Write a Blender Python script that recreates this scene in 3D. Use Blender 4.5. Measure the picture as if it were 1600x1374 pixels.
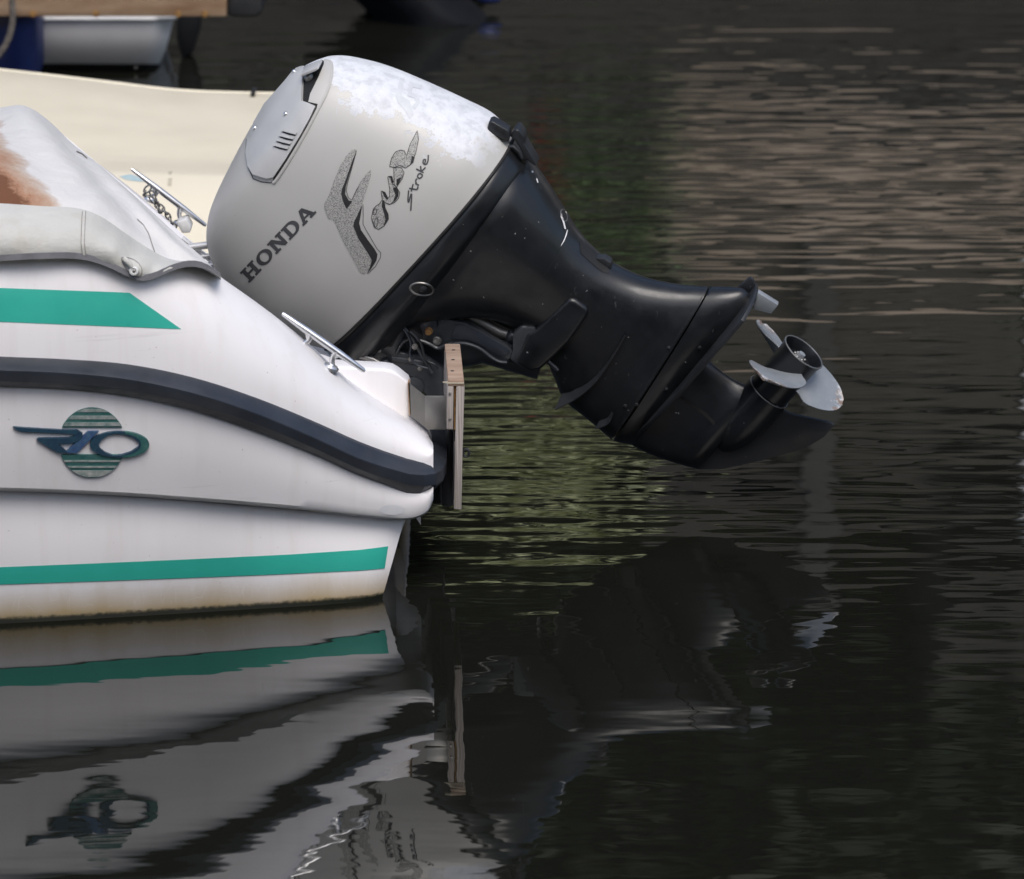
import bpy, bmesh, math, random
from mathutils import Vector, Matrix
from mathutils.bvhtree import BVHTree
from mathutils.geometry import delaunay_2d_cdt
R = math.radians
random.seed(7)
for o in list(bpy.data.objects): bpy.data.objects.remove(o)
scn = bpy.context.scene
COL = scn.collection

# ------------------------------------------------------------------ camera, sky, sun, exposure
CAM_H, PITCH, FPX = 2.58, 14.5, 6750.0          # metres, degrees down, focal length in photo pixels
cd = bpy.data.cameras.new('camera'); cam = bpy.data.objects.new('camera', cd); COL.objects.link(cam)
cam.location = (0, 0, CAM_H); cam.rotation_euler = (R(90 - PITCH), 0, 0)
cd.sensor_width = 22.3; cd.lens = FPX / 1600 * 22.3; cd.clip_start = 0.1; cd.clip_end = 2000
cd.dof.use_dof = True; cd.dof.focus_distance = 9.15; cd.dof.aperture_fstop = 3.6
scn.camera = cam

SUN_EL, SUN_AZ = 56.0, 166.0                     # soft sun behind a thin overcast, high behind the camera
w = bpy.data.worlds.new('World'); scn.world = w; w.use_nodes = True
nt = w.node_tree; nt.nodes.clear()
sky = nt.nodes.new('ShaderNodeTexSky'); sky.sky_type = 'NISHITA'; sky.sun_disc = False
sky.sun_elevation = R(SUN_EL); sky.sun_rotation = R(SUN_AZ)
sky.air_density = 1.0; sky.dust_density = 3.0; sky.ozone_density = 1.0
bg = nt.nodes.new('ShaderNodeBackground'); bg.inputs[1].default_value = 0.14
wo = nt.nodes.new('ShaderNodeOutputWorld')
nt.links.new(sky.outputs[0], bg.inputs[0]); nt.links.new(bg.outputs[0], wo.inputs[0])
sl = bpy.data.lights.new('sun', 'SUN'); sl.energy = 1.5; sl.angle = R(32); sl.color = (1, .985, .965)
so = bpy.data.objects.new('sun', sl); COL.objects.link(so)
sd = Vector((math.sin(R(SUN_AZ)) * math.cos(R(SUN_EL)), math.cos(R(SUN_AZ)) * math.cos(R(SUN_EL)), math.sin(R(SUN_EL))))
so.rotation_euler = sd.to_track_quat('Z', 'Y').to_euler(); so.location = (5, -5, 15)
scn.view_settings.view_transform = 'Standard'; scn.view_settings.look = 'None'
scn.view_settings.exposure = 0.32; scn.view_settings.gamma = 1
scn.cycles.max_bounces = 7; scn.cycles.diffuse_bounces = 3; scn.cycles.glossy_bounces = 4; scn.cycles.caustics_reflective = False; scn.cycles.caustics_refractive = False

# ------------------------------------------------------------------ measuring helpers: photo pixel + depth -> point
CAMP = Vector((0, 0, CAM_H))
FW = Vector((0, math.cos(R(PITCH)), -math.sin(R(PITCH)))); UPV = Vector((0, math.sin(R(PITCH)), math.cos(R(PITCH)))); RT = Vector((1, 0, 0))
def ray(px, py): return FW + RT * ((px - 800) / FPX) + UPV * (-(py - 687) / FPX)
def at(px, py, Y): d = ray(px, py); return CAMP + d * (Y / d.y)
def atz(px, py, z=0.0): d = ray(px, py); return CAMP + d * ((z - CAM_H) / d.z)

def lerp(a, b, t): return a + (b - a) * t
def ss(a, b, x):
    t = max(0., min(1., (x - a) / (b - a))); return t * t * (3 - 2 * t)
def curve_fn(pts):
    """smooth (monotone cubic) function of x through the traced points"""
    xs = [p[0] for p in pts]; ys = [p[1] for p in pts]; n = len(xs)
    d = [(ys[i+1]-ys[i])/(xs[i+1]-xs[i]) for i in range(n-1)]
    m = [d[0]] + [(d[i-1]+d[i])/2 for i in range(1, n-1)] + [d[-1]]
    def f(x):
        if x <= xs[0]: return ys[0] + m[0]*(x-xs[0])
        if x >= xs[-1]: return ys[-1] + m[-1]*(x-xs[-1])
        for i in range(n-1):
            if x <= xs[i+1]: break
        h = xs[i+1]-xs[i]; t = (x-xs[i])/h
        return (2*t**3-3*t*t+1)*ys[i] + (t**3-2*t*t+t)*h*m[i] + (-2*t**3+3*t*t)*ys[i+1] + (t**3-t*t)*h*m[i+1]
    return f
def smooth_path(pts, n, closed=False):
    """Catmull-Rom resample of 2-D or 3-D points"""
    P = [Vector(p) for p in pts]; k = len(P); segs = k if closed else k-1
    out = []
    for j in range(n if closed else n):
        g = j/(n if closed else (n-1))*segs; i = min(int(g), segs-1); t = g-i
        if closed: a, b, c, d = P[(i-1) % k], P[i % k], P[(i+1) % k], P[(i+2) % k]
        else: a, b, c, d = P[max(i-1, 0)], P[i], P[i+1], P[min(i+2, k-1)]
        out.append(0.5*((2*b)+(c-a)*t+(2*a-5*b+4*c-d)*t*t+(3*b-a-3*c+d)*t**3))
    return out

# ------------------------------------------------------------------ object helpers
LOC = {}
def tag(o, label=None, cat=None, group=None, kind=None):
    if label: o['label'] = label
    if cat: o['category'] = cat
    if group: o['group'] = group
    if kind: o['kind'] = kind
    return o
def thing(name, label, cat, loc, group=None):
    o = bpy.data.objects.new(name, None); COL.objects.link(o); o.empty_display_size = .1
    o.location = loc; LOC[o.name] = Vector(loc); return tag(o, label, cat, group)
def part(name, vf, mat, parent=None, smooth=40, bevel=0, seg=2, label=None, attr=None, loc=None):
    verts, faces = vf
    L = LOC[parent.name] if parent else Vector(loc or (0, 0, 0))
    me = bpy.data.meshes.new(name)
    me.from_pydata([tuple(Vector(v)-L) for v in verts], [], faces)
    bm = bmesh.new(); bm.from_mesh(me)
    if not attr: bmesh.ops.remove_doubles(bm, verts=bm.verts, dist=1e-6)
    if bevel:
        bmesh.ops.recalc_face_normals(bm, faces=bm.faces)
        es = [e for e in bm.edges if len(e.link_faces) == 2 and e.calc_face_angle(0) > R(35)]
        bmesh.ops.bevel(bm, geom=es, offset=bevel, segments=seg, affect='EDGES', profile=.5, clamp_overlap=True)
    bmesh.ops.recalc_face_normals(bm, faces=bm.faces)
    bm.to_mesh(me); bm.free()
    if smooth:
        for p in me.polygons: p.use_smooth = True
        me.set_sharp_from_angle(angle=R(smooth))
    if attr:
        for an, vals in attr.items():
            a = me.attributes.new(an, 'FLOAT_VECTOR', 'POINT')
            for i, v in enumerate(vals): a.data[i].vector = v
    me.materials.append(mat)
    o = bpy.data.objects.new(name, me); COL.objects.link(o)
    if parent: o.parent = parent
    else: o.location = L
    LOC[o.name] = L
    if label: o['label'] = label
    return o
def join(*vfs):
    V, F = [], []
    for v, f in vfs:
        b = len(V); V += list(v); F += [tuple(i+b for i in q) for q in f]
    return V, F
def loft(rows, closed=False, cap0=False, cap1=False):
    n = len(rows[0]); V = [p for r in rows for p in r]; F = []
    for i in range(len(rows)-1):
        for j in range(n if closed else n-1):
            a = i*n+j; b = i*n+(j+1) % n; F.append((a, b, b+n, a+n))
    if cap0: F.append(tuple(range(n)))
    if cap1: F.append(tuple(reversed(range((len(rows)-1)*n, len(rows)*n))))
    return V, F
def frame(d):
    d = d.normalized(); a = Vector((0, 0, 1)) if abs(d.z) < .9 else Vector((1, 0, 0))
    x = d.cross(a).normalized(); return x, d.cross(x).normalized()
def tube(pts, r, seg=10, caps=True):
    pts = [Vector(p) for p in pts]; rows = []; px_ = None
    for i, p in enumerate(pts):
        d = (pts[min(i+1, len(pts)-1)]-pts[max(i-1, 0)]).normalized()
        if px_ is None: x, y = frame(d)
        else: x = (px_-d*px_.dot(d)).normalized(); y = d.cross(x)
        px_ = x; rr = r[i] if isinstance(r, (list, tuple)) else r
        rows.append([p+(x*math.cos(2*math.pi*k/seg)+y*math.sin(2*math.pi*k/seg))*rr for k in range(seg)])
    return loft(rows, True, caps, caps)
def ring(pts, r, seg=8):
    pts = [Vector(p) for p in pts]; n = len(pts); rows = []
    for i in range(n):
        d = (pts[(i+1) % n]-pts[i-1]).normalized()
        x, y = frame(d)
        c = sum(pts, Vector())/n; x = (pts[i]-c); x = (x-d*x.dot(d)).normalized(); y = d.cross(x)
        rows.append([pts[i]+(x*math.cos(2*math.pi*k/seg)+y*math.sin(2*math.pi*k/seg))*r for k in range(seg)])
    rows.append(rows[0]); return loft(rows, True)
def prism(front, off):
    """solid: polygon of 3-D points pushed by off"""
    n = len(front); off = Vector(off)
    V = [Vector(p) for p in front]+[Vector(p)+off for p in front]
    F = [tuple(range(n)), tuple(reversed(range(n, 2*n)))]+[(i, (i+1) % n, (i+1) % n+n, i+n) for i in range(n)]
    return V, F
def prism_px(poly, Y, th): return prism([at(x, y, Y) for x, y in poly], (0, th, 0))
def box(lo, hi):
    x0, y0, z0 = lo; x1, y1, z1 = hi
    return prism([Vector((x0, y0, z0)), Vector((x1, y0, z0)), Vector((x1, y0, z1)), Vector((x0, y0, z1))], (0, y1-y0, 0))
def lathe(o, a, prof, seg=28, cap0=True, cap1=True):
    x, y = frame(a); a = a.normalized()
    rows = [[o+a*t+(x*math.cos(2*math.pi*k/seg)+y*math.sin(2*math.pi*k/seg))*r for k in range(seg)] for t, r in prof]
    return loft(rows, True, cap0, cap1)
def sphere(c, r, sc=(1, 1, 1), seg=10, rn=6):
    rows = [[Vector(c)+Vector((math.cos(2*math.pi*k/seg)*math.cos(t)*r*sc[0], math.sin(2*math.pi*k/seg)*math.cos(t)*r*sc[1], math.sin(t)*r*sc[2])) for k in range(seg)]
            for t in [-math.pi/2+1e-3+(math.pi-2e-3)*i/rn for i in range(rn+1)]]
    return loft(rows, True, True, True)
def bvh(vf): return BVHTree.FromPolygons([tuple(v) for v in vf[0]], [tuple(f) for f in vf[1]])
def cast(tree, px, py):
    h, nrm, i, d = tree.ray_cast(CAMP, ray(px, py).normalized())
    if h is None:
        h, nrm, i, d = tree.find_nearest(at(px, py, 9.2))
    if nrm.dot(ray(px, py)) > 0: nrm = -nrm
    return h, nrm
def sheet(tree, loops, off=.0008, thick=0.0, step=8):
    """flat print / raised trim: traced outline laid on the surface it belongs to (loops[0] outer, others holes)"""
    V2, E = [], []
    for lp in loops:
        b = len(V2); m = []
        for i, p in enumerate(lp):
            q = lp[(i+1) % len(lp)]; k = max(1, int(math.dist(p, q)//step))
            for t in range(k): m.append((lerp(p[0], q[0], t/k), lerp(p[1], q[1], t/k)))
        V2 += m; E += [(b+i, b+(i+1) % len(m)) for i in range(len(m))]
    xs = [p[0] for p in loops[0]]; ys = [p[1] for p in loops[0]]
    def inside(x, y, lp):
        c = False; j = len(lp)-1
        for i in range(len(lp)):
            if (lp[i][1] > y) != (lp[j][1] > y) and x < (lp[j][0]-lp[i][0])*(y-lp[i][1])/(lp[j][1]-lp[i][1])+lp[i][0]: c = not c
            j = i
        return c
    y = min(ys)+step/2
    while y < max(ys):
        x = min(xs)+step/2
        while x < max(xs):
            if inside(x, y, loops[0]) and not any(inside(x, y, h) for h in loops[1:]): V2.append((x, y))
            x += step
        y += step
    v, e, f, _, _, _ = delaunay_2d_cdt([Vector(p) for p in V2], E, [], 0, 1e-4)
    top = []; bot = []
    for p in v:
        h, n = cast(tree, p.x, p.y); top.append(h+n*(off+thick)); bot.append(h+n*off*.3)
    F = []
    for q in f:
        cx = sum(v[i].x for i in q)/len(q); cy = sum(v[i].y for i in q)/len(q)
        if inside(cx, cy, loops[0]) and not any(inside(cx, cy, h) for h in loops[1:]): F.append(tuple(q))
    if not thick: return top, F
    n = len(top); cnt = {}
    for q in F:
        for i in range(len(q)):
            k = (q[i], q[(i+1) % len(q)]); cnt[k] = 1
    side = [(a, b, b+n, a+n) for (a, b) in cnt if (b, a) not in cnt]
    return top+bot, F+side
def ribbon(tree, pts, width, off=.0008, step=5, closed=False):
    """thin printed line on a surface, width in photo pixels"""
    P = [Vector(p) for p in pts]; 
    if closed: P.append(P[0])
    D = []
    for i in range(len(P)-1):
        k = max(1, int((P[i+1]-P[i]).length//step))
        D += [P[i].lerp(P[i+1], t/k) for t in range(k)]
    D.append(P[-1]); rows = []
    for i, p in enumerate(D):
        d = D[min(i+1, len(D)-1)]-D[max(i-1, 0)]; d = d.normalized() if d.length > 1e-6 else Vector((1, 0))
        nn = Vector((-d.y, d.x)); ww = width*.5
        r = []
        for s in (-1, 1):
            h, n = cast(tree, p.x+nn.x*ww*s, p.y+nn.y*ww*s); r.append(h+n*off)
        rows.append(r)
    return loft(rows)

def ell(cx, cy, rx, ry, a0, a1, n): return [(cx+rx*math.cos(R(lerp(a0, a1, i/n))), cy+ry*math.sin(R(lerp(a0, a1, i/n)))) for i in range(n+1)]
# ------------------------------------------------------------------ materials
def new_mat(name):
    m = bpy.data.materials.new(name); m.use_nodes = True; nt = m.node_tree
    return m, nt, nt.nodes['Principled BSDF']
def nd(nt, t, **kw):
    n = nt.nodes.new(t)
    for k, v in kw.items(): setattr(n, k, v)
    return n
def noise(nt, scale, detail=5, rough=.55, vec=None, mapscale=None):
    n = nd(nt, 'ShaderNodeTexNoise'); n.inputs['Scale'].default_value = scale; n.inputs['Detail'].default_value = detail; n.inputs['Roughness'].default_value = rough
    if vec is None:
        vec = nd(nt, 'ShaderNodeTexCoord').outputs['Object']
    if mapscale:
        mp = nd(nt, 'ShaderNodeMapping'); mp.inputs['Scale'].default_value = mapscale; nt.links.new(vec, mp.inputs[0]); vec = mp.outputs[0]
    nt.links.new(vec, n.inputs['Vector']); return n
def ramp(nt, src, stops):
    r = nd(nt, 'ShaderNodeValToRGB'); el = r.color_ramp.elements
    while len(el) < len(stops): el.new(.5)
    for e, (p, c) in zip(el, stops):
        e.position = p; e.color = (*c, 1) if isinstance(c, (tuple, list)) else (c, c, c, 1)
    nt.links.new(src, r.inputs[0]); return r
def mix(nt, fac, a, b):
    m = nd(nt, 'ShaderNodeMix', data_type='RGBA')
    if isinstance(fac, (int, float)): m.inputs[0].default_value = fac
    else: nt.links.new(fac, m.inputs[0])
    for i, c in ((6, a), (7, b)):
        if isinstance(c, (tuple, list)): m.inputs[i].default_value = (*c, 1)
        else: nt.links.new(c, m.inputs[i])
    return m.outputs[2]
def math_(nt, op, a, b=None, clamp=False):
    m = nd(nt, 'ShaderNodeMath', operation=op, use_clamp=clamp)
    for i, v in ((0, a), (1, b)):
        if v is None: continue
        if isinstance(v, (int, float)): m.inputs[i].default_value = v
        else: nt.links.new(v, m.inputs[i])
    return m.outputs[0]
def bump(nt, bsdf, h, strength, dist=.002):
    b = nd(nt, 'ShaderNodeBump'); b.inputs['Strength'].default_value = strength; b.inputs['Distance'].default_value = dist
    nt.links.new(h, b.inputs['Height']); nt.links.new(b.outputs[0], bsdf.inputs['Normal'])
def surf(name, c1, c2=None, scale=12, rough=.5, rvar=.12, metal=0, bmp=.15, bscale=150, bdist=.001, coat=0, spec=.5, mapscale=None, detail=6):
    m, nt, b = new_mat(name); c2 = c2 or tuple(x*.75 for x in c1)
    n = noise(nt, scale, detail, .6, mapscale=mapscale)
    r = ramp(nt, n.outputs[0], [(.35, c1), (.68, c2)]); nt.links.new(r.outputs[0], b.inputs['Base Color'])
    n2 = noise(nt, scale*2.3, 4)
    rr = ramp(nt, n2.outputs[0], [(.3, max(0, rough-rvar)), (.7, min(1, rough+rvar))]); nt.links.new(rr.outputs[0], b.inputs['Roughness'])
    b.inputs['Metallic'].default_value = metal; b.inputs['Coat Weight'].default_value = coat; b.inputs['Specular IOR Level'].default_value = spec
    if bmp: bump(nt, b, noise(nt, bscale, 4, mapscale=mapscale).outputs[0], bmp, bdist)
    return m

def gelcoat():
    m, nt, b = new_mat('gelcoat'); tc = nd(nt, 'ShaderNodeNewGeometry'); sp = nd(nt, 'ShaderNodeSeparateXYZ'); nt.links.new(tc.outputs['Position'], sp.inputs[0])
    base = ramp(nt, noise(nt, 3.5, 5, vec=tc.outputs['Position']).outputs[0], [(.3, (.81, .79, .79)), (.7, (.76, .738, .738))]).outputs[0]
    # specks of dirt
    spk = ramp(nt, noise(nt, 130, 2, vec=tc.outputs['Position']).outputs[0], [(.235, 1.), (.25, 0.)]).outputs[0]
    base = mix(nt, math_(nt, 'MULTIPLY', spk, .55), base, (.22, .16, .12))
    # faint vertical rain streaks
    stn = ramp(nt, noise(nt, 1., 5, vec=tc.outputs['Position'], mapscale=(26, 26, 1.6)).outputs[0], [(.5, 0.), (.75, .22)]).outputs[0]
    base = mix(nt, stn, base, (.56, .50, .44))
    scf = ramp(nt, noise(nt, 1., 4, .6, vec=tc.outputs['Position'], mapscale=(3, 3, 60)).outputs[0], [(.66, 0.), (.74, .28)]).outputs[0]
    base = mix(nt, scf, base, (.50, .48, .46))
    # tide stain above the waterline
    wob = math_(nt, 'MULTIPLY', math_(nt, 'SUBTRACT', noise(nt, 9, 6, vec=tc.outputs['Position'], mapscale=(1, 1, .25)).outputs[0], .5), .055)
    z = math_(nt, 'ADD', sp.outputs[2], wob)
    s1 = ramp(nt, z, [(.012, .95), (.072, 0.)]).outputs[0]
    base = mix(nt, math_(nt, 'MULTIPLY', s1, .9), base, (.42, .30, .12))
    wob2 = math_(nt, 'MULTIPLY', math_(nt, 'SUBTRACT', noise(nt, 95, 6, vec=tc.outputs['Position']).outputs[0], .5), .012)
    s2 = ramp(nt, math_(nt, 'ADD', sp.outputs[2], wob2), [(.010, 1.), (.016, 0.)]).outputs[0]
    base = mix(nt, s2, base, (.012, .016, .010))
    # pale scratches near the tide line
    scr = ramp(nt, noise(nt, 1., 2, .4, vec=tc.outputs['Position'], mapscale=(34, 34, 9)).outputs[0], [(.485, 0.), (.5, 1.), (.515, 0.)]).outputs[0]
    sm = ramp(nt, sp.outputs[2], [(.022, 0.), (.03, 1.), (.075, 1.), (.10, 0.)]).outputs[0]
    base = mix(nt, math_(nt, 'MULTIPLY', math_(nt, 'MULTIPLY', scr, sm), .16), base, (.88, .86, .84))
    nt.links.new(base, b.inputs['Base Color'])
    rr = ramp(nt, noise(nt, 14, 4, vec=tc.outputs['Position']).outputs[0], [(.3, .28), (.7, .42)]); nt.links.new(rr.outputs[0], b.inputs['Roughness'])
    bump(nt, b, noise(nt, 5, 3, vec=tc.outputs['Position']).outputs[0], .12, .01)
    return m
def canvas(name, c1, c2, foam=False):
    m, nt, b = new_mat(name); g = nd(nt, 'ShaderNodeNewGeometry'); P = g.outputs['Position']
    base = ramp(nt, noise(nt, 5, 7, .65, vec=P).outputs[0], [(.3, c1), (.72, c2)]).outputs[0]
    st = ramp(nt, noise(nt, 1., 5, vec=P, mapscale=(16, 16, 3)).outputs[0], [(.55, 0.), (.78, .22 if foam else .42)]).outputs[0]
    base = mix(nt, st, base, (.40, .36, .28))
    if foam:
        a = nd(nt, 'ShaderNodeAttribute', attribute_name='st'); sx = nd(nt, 'ShaderNodeSeparateXYZ'); nt.links.new(a.outputs['Vector'], sx.inputs[0])
        n = math_(nt, 'MULTIPLY', math_(nt, 'SUBTRACT', noise(nt, 11, 5, .6, vec=P).outputs[0], .5), .55)
        d = math_(nt, 'ADD', sx.outputs[0], n)
        k = ramp(nt, d, [(.46, 0.), (.54, .8), (.66, 1.)]).outputs[0]
        fc = ramp(nt, math_(nt, 'ADD', d, math_(nt, 'MULTIPLY', math_(nt, 'SUBTRACT', noise(nt, 55, 5, .7, vec=P).outputs[0], .5), .45)), [(.48, (.48, .42, .37)), (.66, (.42, .31, .235)), (.88, (.34, .19, .12)), (1.1, (.15, .065, .035))]).outputs[0]
        base = mix(nt, k, base, fc)
    nt.links.new(base, b.inputs['Base Color']); b.inputs['Roughness'].default_value = .82; b.inputs['Specular IOR Level'].default_value = .25
    h = math_(nt, 'ADD', noise(nt, 11, 4, vec=P, mapscale=(1, 1, 1.6)).outputs[0], math_(nt, 'MULTIPLY', noise(nt, 420, 2, vec=P).outputs[0], .06))
    bump(nt, b, h, .42, .02)
    return m
def cowl_mat():
    m, nt, b = new_mat('silver_cowl_paint'); g = nd(nt, 'ShaderNodeNewGeometry'); P = g.outputs['Position']
    base = ramp(nt, noise(nt, 4, 5, vec=P).outputs[0], [(.3, (.52, .51, .482)), (.7, (.485, .475, .448))]).outputs[0]
    a = nd(nt, 'ShaderNodeAttribute', attribute_name='st'); sx = nd(nt, 'ShaderNodeSeparateXYZ'); nt.links.new(a.outputs['Vector'], sx.inputs[0])
    n = noise(nt, 15, 10, .74, vec=P).outputs[0]
    d = math_(nt, 'ADD', sx.outputs[0], math_(nt, 'MULTIPLY', math_(nt, 'SUBTRACT', n, .5), .72))
    k = ramp(nt, d, [(.832, 0.), (.839, 1.)]).outputs[0]
    tmask = ramp(nt, math_(nt, 'ADD', sx.outputs[2], math_(nt, 'MULTIPLY', math_(nt, 'SUBTRACT', n, .5), .3)), [(.06, 0.), (.10, 1.), (.84, 1.), (.88, 0.)]).outputs[0]
    k = math_(nt, 'MULTIPLY', k, tmask)
    pk = ramp(nt, noise(nt, 30, 8, .7, vec=P).outputs[0], [(.3, (.72, .73, .75)), (.48, (.66, .672, .695)), (.62, (.54, .552, .572))]).outputs[0]
    base = mix(nt, k, base, pk)
    spk = ramp(nt, noise(nt, 160, 2, vec=P).outputs[0], [(.22, .6), (.24, 0.)]).outputs[0]
    base = mix(nt, spk, base, (.25, .23, .2))
    nt.links.new(base, b.inputs['Base Color'])
    nt.links.new(math_(nt, 'SUBTRACT', .10, math_(nt, 'MULTIPLY', k, .10), True), b.inputs['Metallic'])
    rr = ramp(nt, noise(nt, 20, 5, vec=P).outputs[0], [(.3, .40), (.7, .50)]); b.inputs['Specular IOR Level'].default_value = .22; nt.links.new(rr.outputs[0], b.inputs['Roughness'])
    h = math_(nt, 'ADD', math_(nt, 'MULTIPLY', k, -.35), math_(nt, 'MULTIPLY', noise(nt, 260, 2, vec=P).outputs[0], .08))
    bump(nt, b, h, .35, .0015)
    return m
def black_mat(name='black_motor_paint', base=(.0055, .0064, .0078), rough=.38):
    m, nt, b = new_mat(name); g = nd(nt, 'ShaderNodeNewGeometry'); P = g.outputs['Position']
    c = ramp(nt, noise(nt, 9, 7, .65, vec=P).outputs[0], [(.35, base), (.7, tuple(x*1.7 for x in base))]).outputs[0]
    dst = ramp(nt, noise(nt, 6, 8, .7, vec=P).outputs[0], [(.48, 0.), (.75, .35)]).outputs[0]
    c = mix(nt, dst, c, (.030, .032, .034))
    scr = ramp(nt, noise(nt, 1., 4, .6, vec=P, mapscale=(55, 55, 16)).outputs[0], [(.70, 0.), (.76, .45)]).outputs[0]
    c = mix(nt, scr, c, (.12, .125, .13))
    chip = ramp(nt, noise(nt, 75, 3, vec=P).outputs[0], [(.25, .8), (.262, 0.)]).outputs[0]
    c = mix(nt, chip, c, (.35, .35, .35))
    b.inputs['Specular IOR Level'].default_value = .42; b.inputs['Coat Weight'].default_value = .22 if rough < .42 else .1; b.inputs['Coat Roughness'].default_value = .16
    nt.links.new(c, b.inputs['Base Color'])
    rr = ramp(nt, noise(nt, 18, 6, .65, vec=P).outputs[0], [(.3, rough-.1), (.7, rough+.12)]); nt.links.new(rr.outputs[0], b.inputs['Roughness'])
    bump(nt, b, noise(nt, 180, 3, vec=P).outputs[0], .12, .001)
    return m
def blade_mat():
    m, nt, b = new_mat('worn_propeller_metal'); P = nd(nt, 'ShaderNodeNewGeometry').outputs['Position']
    c = ramp(nt, noise(nt, 16, 6, .6, vec=P).outputs[0], [(.3, (.20, .22, .235)), (.7, (.28, .30, .32))]).outputs[0]
    a = nd(nt, 'ShaderNodeAttribute', attribute_name='st'); sx = nd(nt, 'ShaderNodeSeparateXYZ'); nt.links.new(a.outputs['Vector'], sx.inputs[0])
    d = math_(nt, 'ADD', sx.outputs[0], math_(nt, 'MULTIPLY', math_(nt, 'SUBTRACT', noise(nt, 60, 7, .7, vec=P).outputs[0], .5), 1.0))
    k = ramp(nt, d, [(.70, 0.), (.80, 1.)]).outputs[0]
    rust = ramp(nt, noise(nt, 45, 5, vec=P).outputs[0], [(.44, (.56, .57, .57)), (.56, (.26, .19, .15))]).outputs[0]
    c = mix(nt, k, c, rust)
    nt.links.new(c, b.inputs['Base Color']); b.inputs['Roughness'].default_value = .5; b.inputs['Metallic'].default_value = .25
    bump(nt, b, noise(nt, 120, 4, vec=P).outputs[0], .2, .001); return m
def stipple():
    m, nt, b = new_mat('stippled_decal'); P = nd(nt, 'ShaderNodeNewGeometry').outputs['Position']
    c = ramp(nt, noise(nt, 520, 2, vec=P).outputs[0], [(.38, (.14, .14, .135)), (.58, (.46, .45, .42))]).outputs[0]
    nt.links.new(c, b.inputs['Base Color']); b.inputs['Roughness'].default_value = .5; return m
def plywood_edge():
    m, nt, b = new_mat('weathered_plywood'); P = nd(nt, 'ShaderNodeNewGeometry').outputs['Position']
    g = noise(nt, 1, 6, .6, vec=P, mapscale=(300, 14, 5)).outputs[0]
    c = ramp(nt, g, [(.3, (.17, .145, .125)), (.5, (.33, .29, .26)), (.7, (.46, .43, .40))]).outputs[0]
    nt.links.new(c, b.inputs['Base Color']); b.inputs['Roughness'].default_value = .85; bump(nt, b, g, .5, .002); return m
def water_mat():
    m, nt, b = new_mat('river_water'); P = nd(nt, 'ShaderNodeNewGeometry').outputs['Position']
    sp = nd(nt, 'ShaderNodeSeparateXYZ'); nt.links.new(P, sp.inputs[0])
    b.inputs['Base Color'].default_value = (.0085, .009, .0066, 1); b.inputs['Roughness'].default_value = .012; b.inputs['IOR'].default_value = 1.52
    bump(nt, b, noise(nt, 1, 0, .5, vec=P, mapscale=(14, 44, 1)).outputs[0], 1.0, .00009); return m
def leaf_mat(name, c1, c2):
    m, nt, b = new_mat(name)
    oi = noise(nt, 3, 4, vec=nd(nt, 'ShaderNodeNewGeometry').outputs['Position'])
    r = ramp(nt, oi.outputs[0], [(.3, c1), (.7, c2)]); nt.links.new(r.outputs[0], b.inputs['Base Color']); b.inputs['Roughness'].default_value = .6; return m

M = {}
M['gel'] = gelcoat()
M['teal'] = surf('teal_stripe', (.030, .40, .31), (.026, .35, .275), 6, .4, .08, bmp=0)
M['rubber'] = surf('navy_rubber', (.017, .021, .029), (.028, .033, .043), 14, .38, .08, bmp=.12, bscale=240, spec=.5)
M['steel'] = surf('stainless_steel', (.80, .80, .80), (.70, .70, .70), 20, .34, .06, metal=1, bmp=0)
M['chrome'] = surf('bright_tube_steel', (.78, .77, .76), (.66, .65, .64), 20, .3, .06, metal=.45, bmp=0)
M['dullsteel'] = surf('brushed_steel', (.30, .295, .28), (.22, .21, .195), 9, .42, .1, metal=.8, bmp=.1)
M['canvas'] = canvas('grey_canvas', (.54, .535, .50), (.46, .455, .425))
M['canvas2'] = canvas('pale_canvas', (.63, .618, .60), (.595, .582, .565), True)
M['binding'] = surf('grey_binding', (.20, .20, .215), (.15, .15, .16), 30, .75, .1)
M['thread'] = surf('seam_thread', (.22, .2, .19), None, 40, .8)
M['plastic'] = surf('white_plastic', (.75, .74, .72), (.6, .6, .58), 30, .4)
M['cowl'] = cowl_mat()
M['plate'] = surf('plain_aluminium_plate', (.56, .555, .54), (.50, .495, .48), 9, .45, .08, metal=.25, bmp=.08)
M['black'] = black_mat()
M['black2'] = black_mat('dull_black_casting', (.012, .013, .015), .48)
M['bracket'] = black_mat('grey_black_casting', (.026, .029, .033), .40)
M['void'] = surf('black_and_recess_shade', (.006, .006, .006), (.01, .01, .01), 20, .7)  # plain black; also paints the shade inside slots, holes and gaps
M['ink'] = surf('black_print', (.018, .018, .019), (.03, .03, .03), 30, .45, bmp=0)
M['honda'] = surf('dark_grey_print', (.052, .053, .056), (.075, .076, .08), 40, .45, bmp=0)
M['faint'] = surf('faded_print', (.55, .565, .58), (.63, .645, .66), 40, .5, bmp=0)
M['stipple'] = stipple()
M['blade'] = blade_mat()
M['ply'] = plywood_edge()
M['plytop'] = surf('bare_plywood_face', (.40, .29, .21), (.27, .18, .125), 9, .85, .1, bmp=.4, bscale=60, mapscale=(1, 4, 1))
M['gold'] = surf('rusty_screw_brass', (.42, .24, .08), (.2, .1, .04), 50, .5, metal=.4)
M['cream'] = surf('cream_gelcoat', (.735, .665, .515), (.685, .62, .475), 2.2, .42, .08, bmp=.08, bscale=6, bdist=.01)
M['creamdark'] = surf('cream_trim', (.50, .45, .34), (.44, .39, .3), 5, .5)
M['white'] = surf('white_boat_paint', (.82, .81, .80), (.76, .75, .74), 6, .4)
M['blue'] = surf('blue_boat_paint', (.012, .025, .12), (.010, .018, .08), 8, .4)
M['boot'] = surf('black_antifouling', (.010, .011, .012), (.02, .02, .02), 12, .6)
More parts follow.
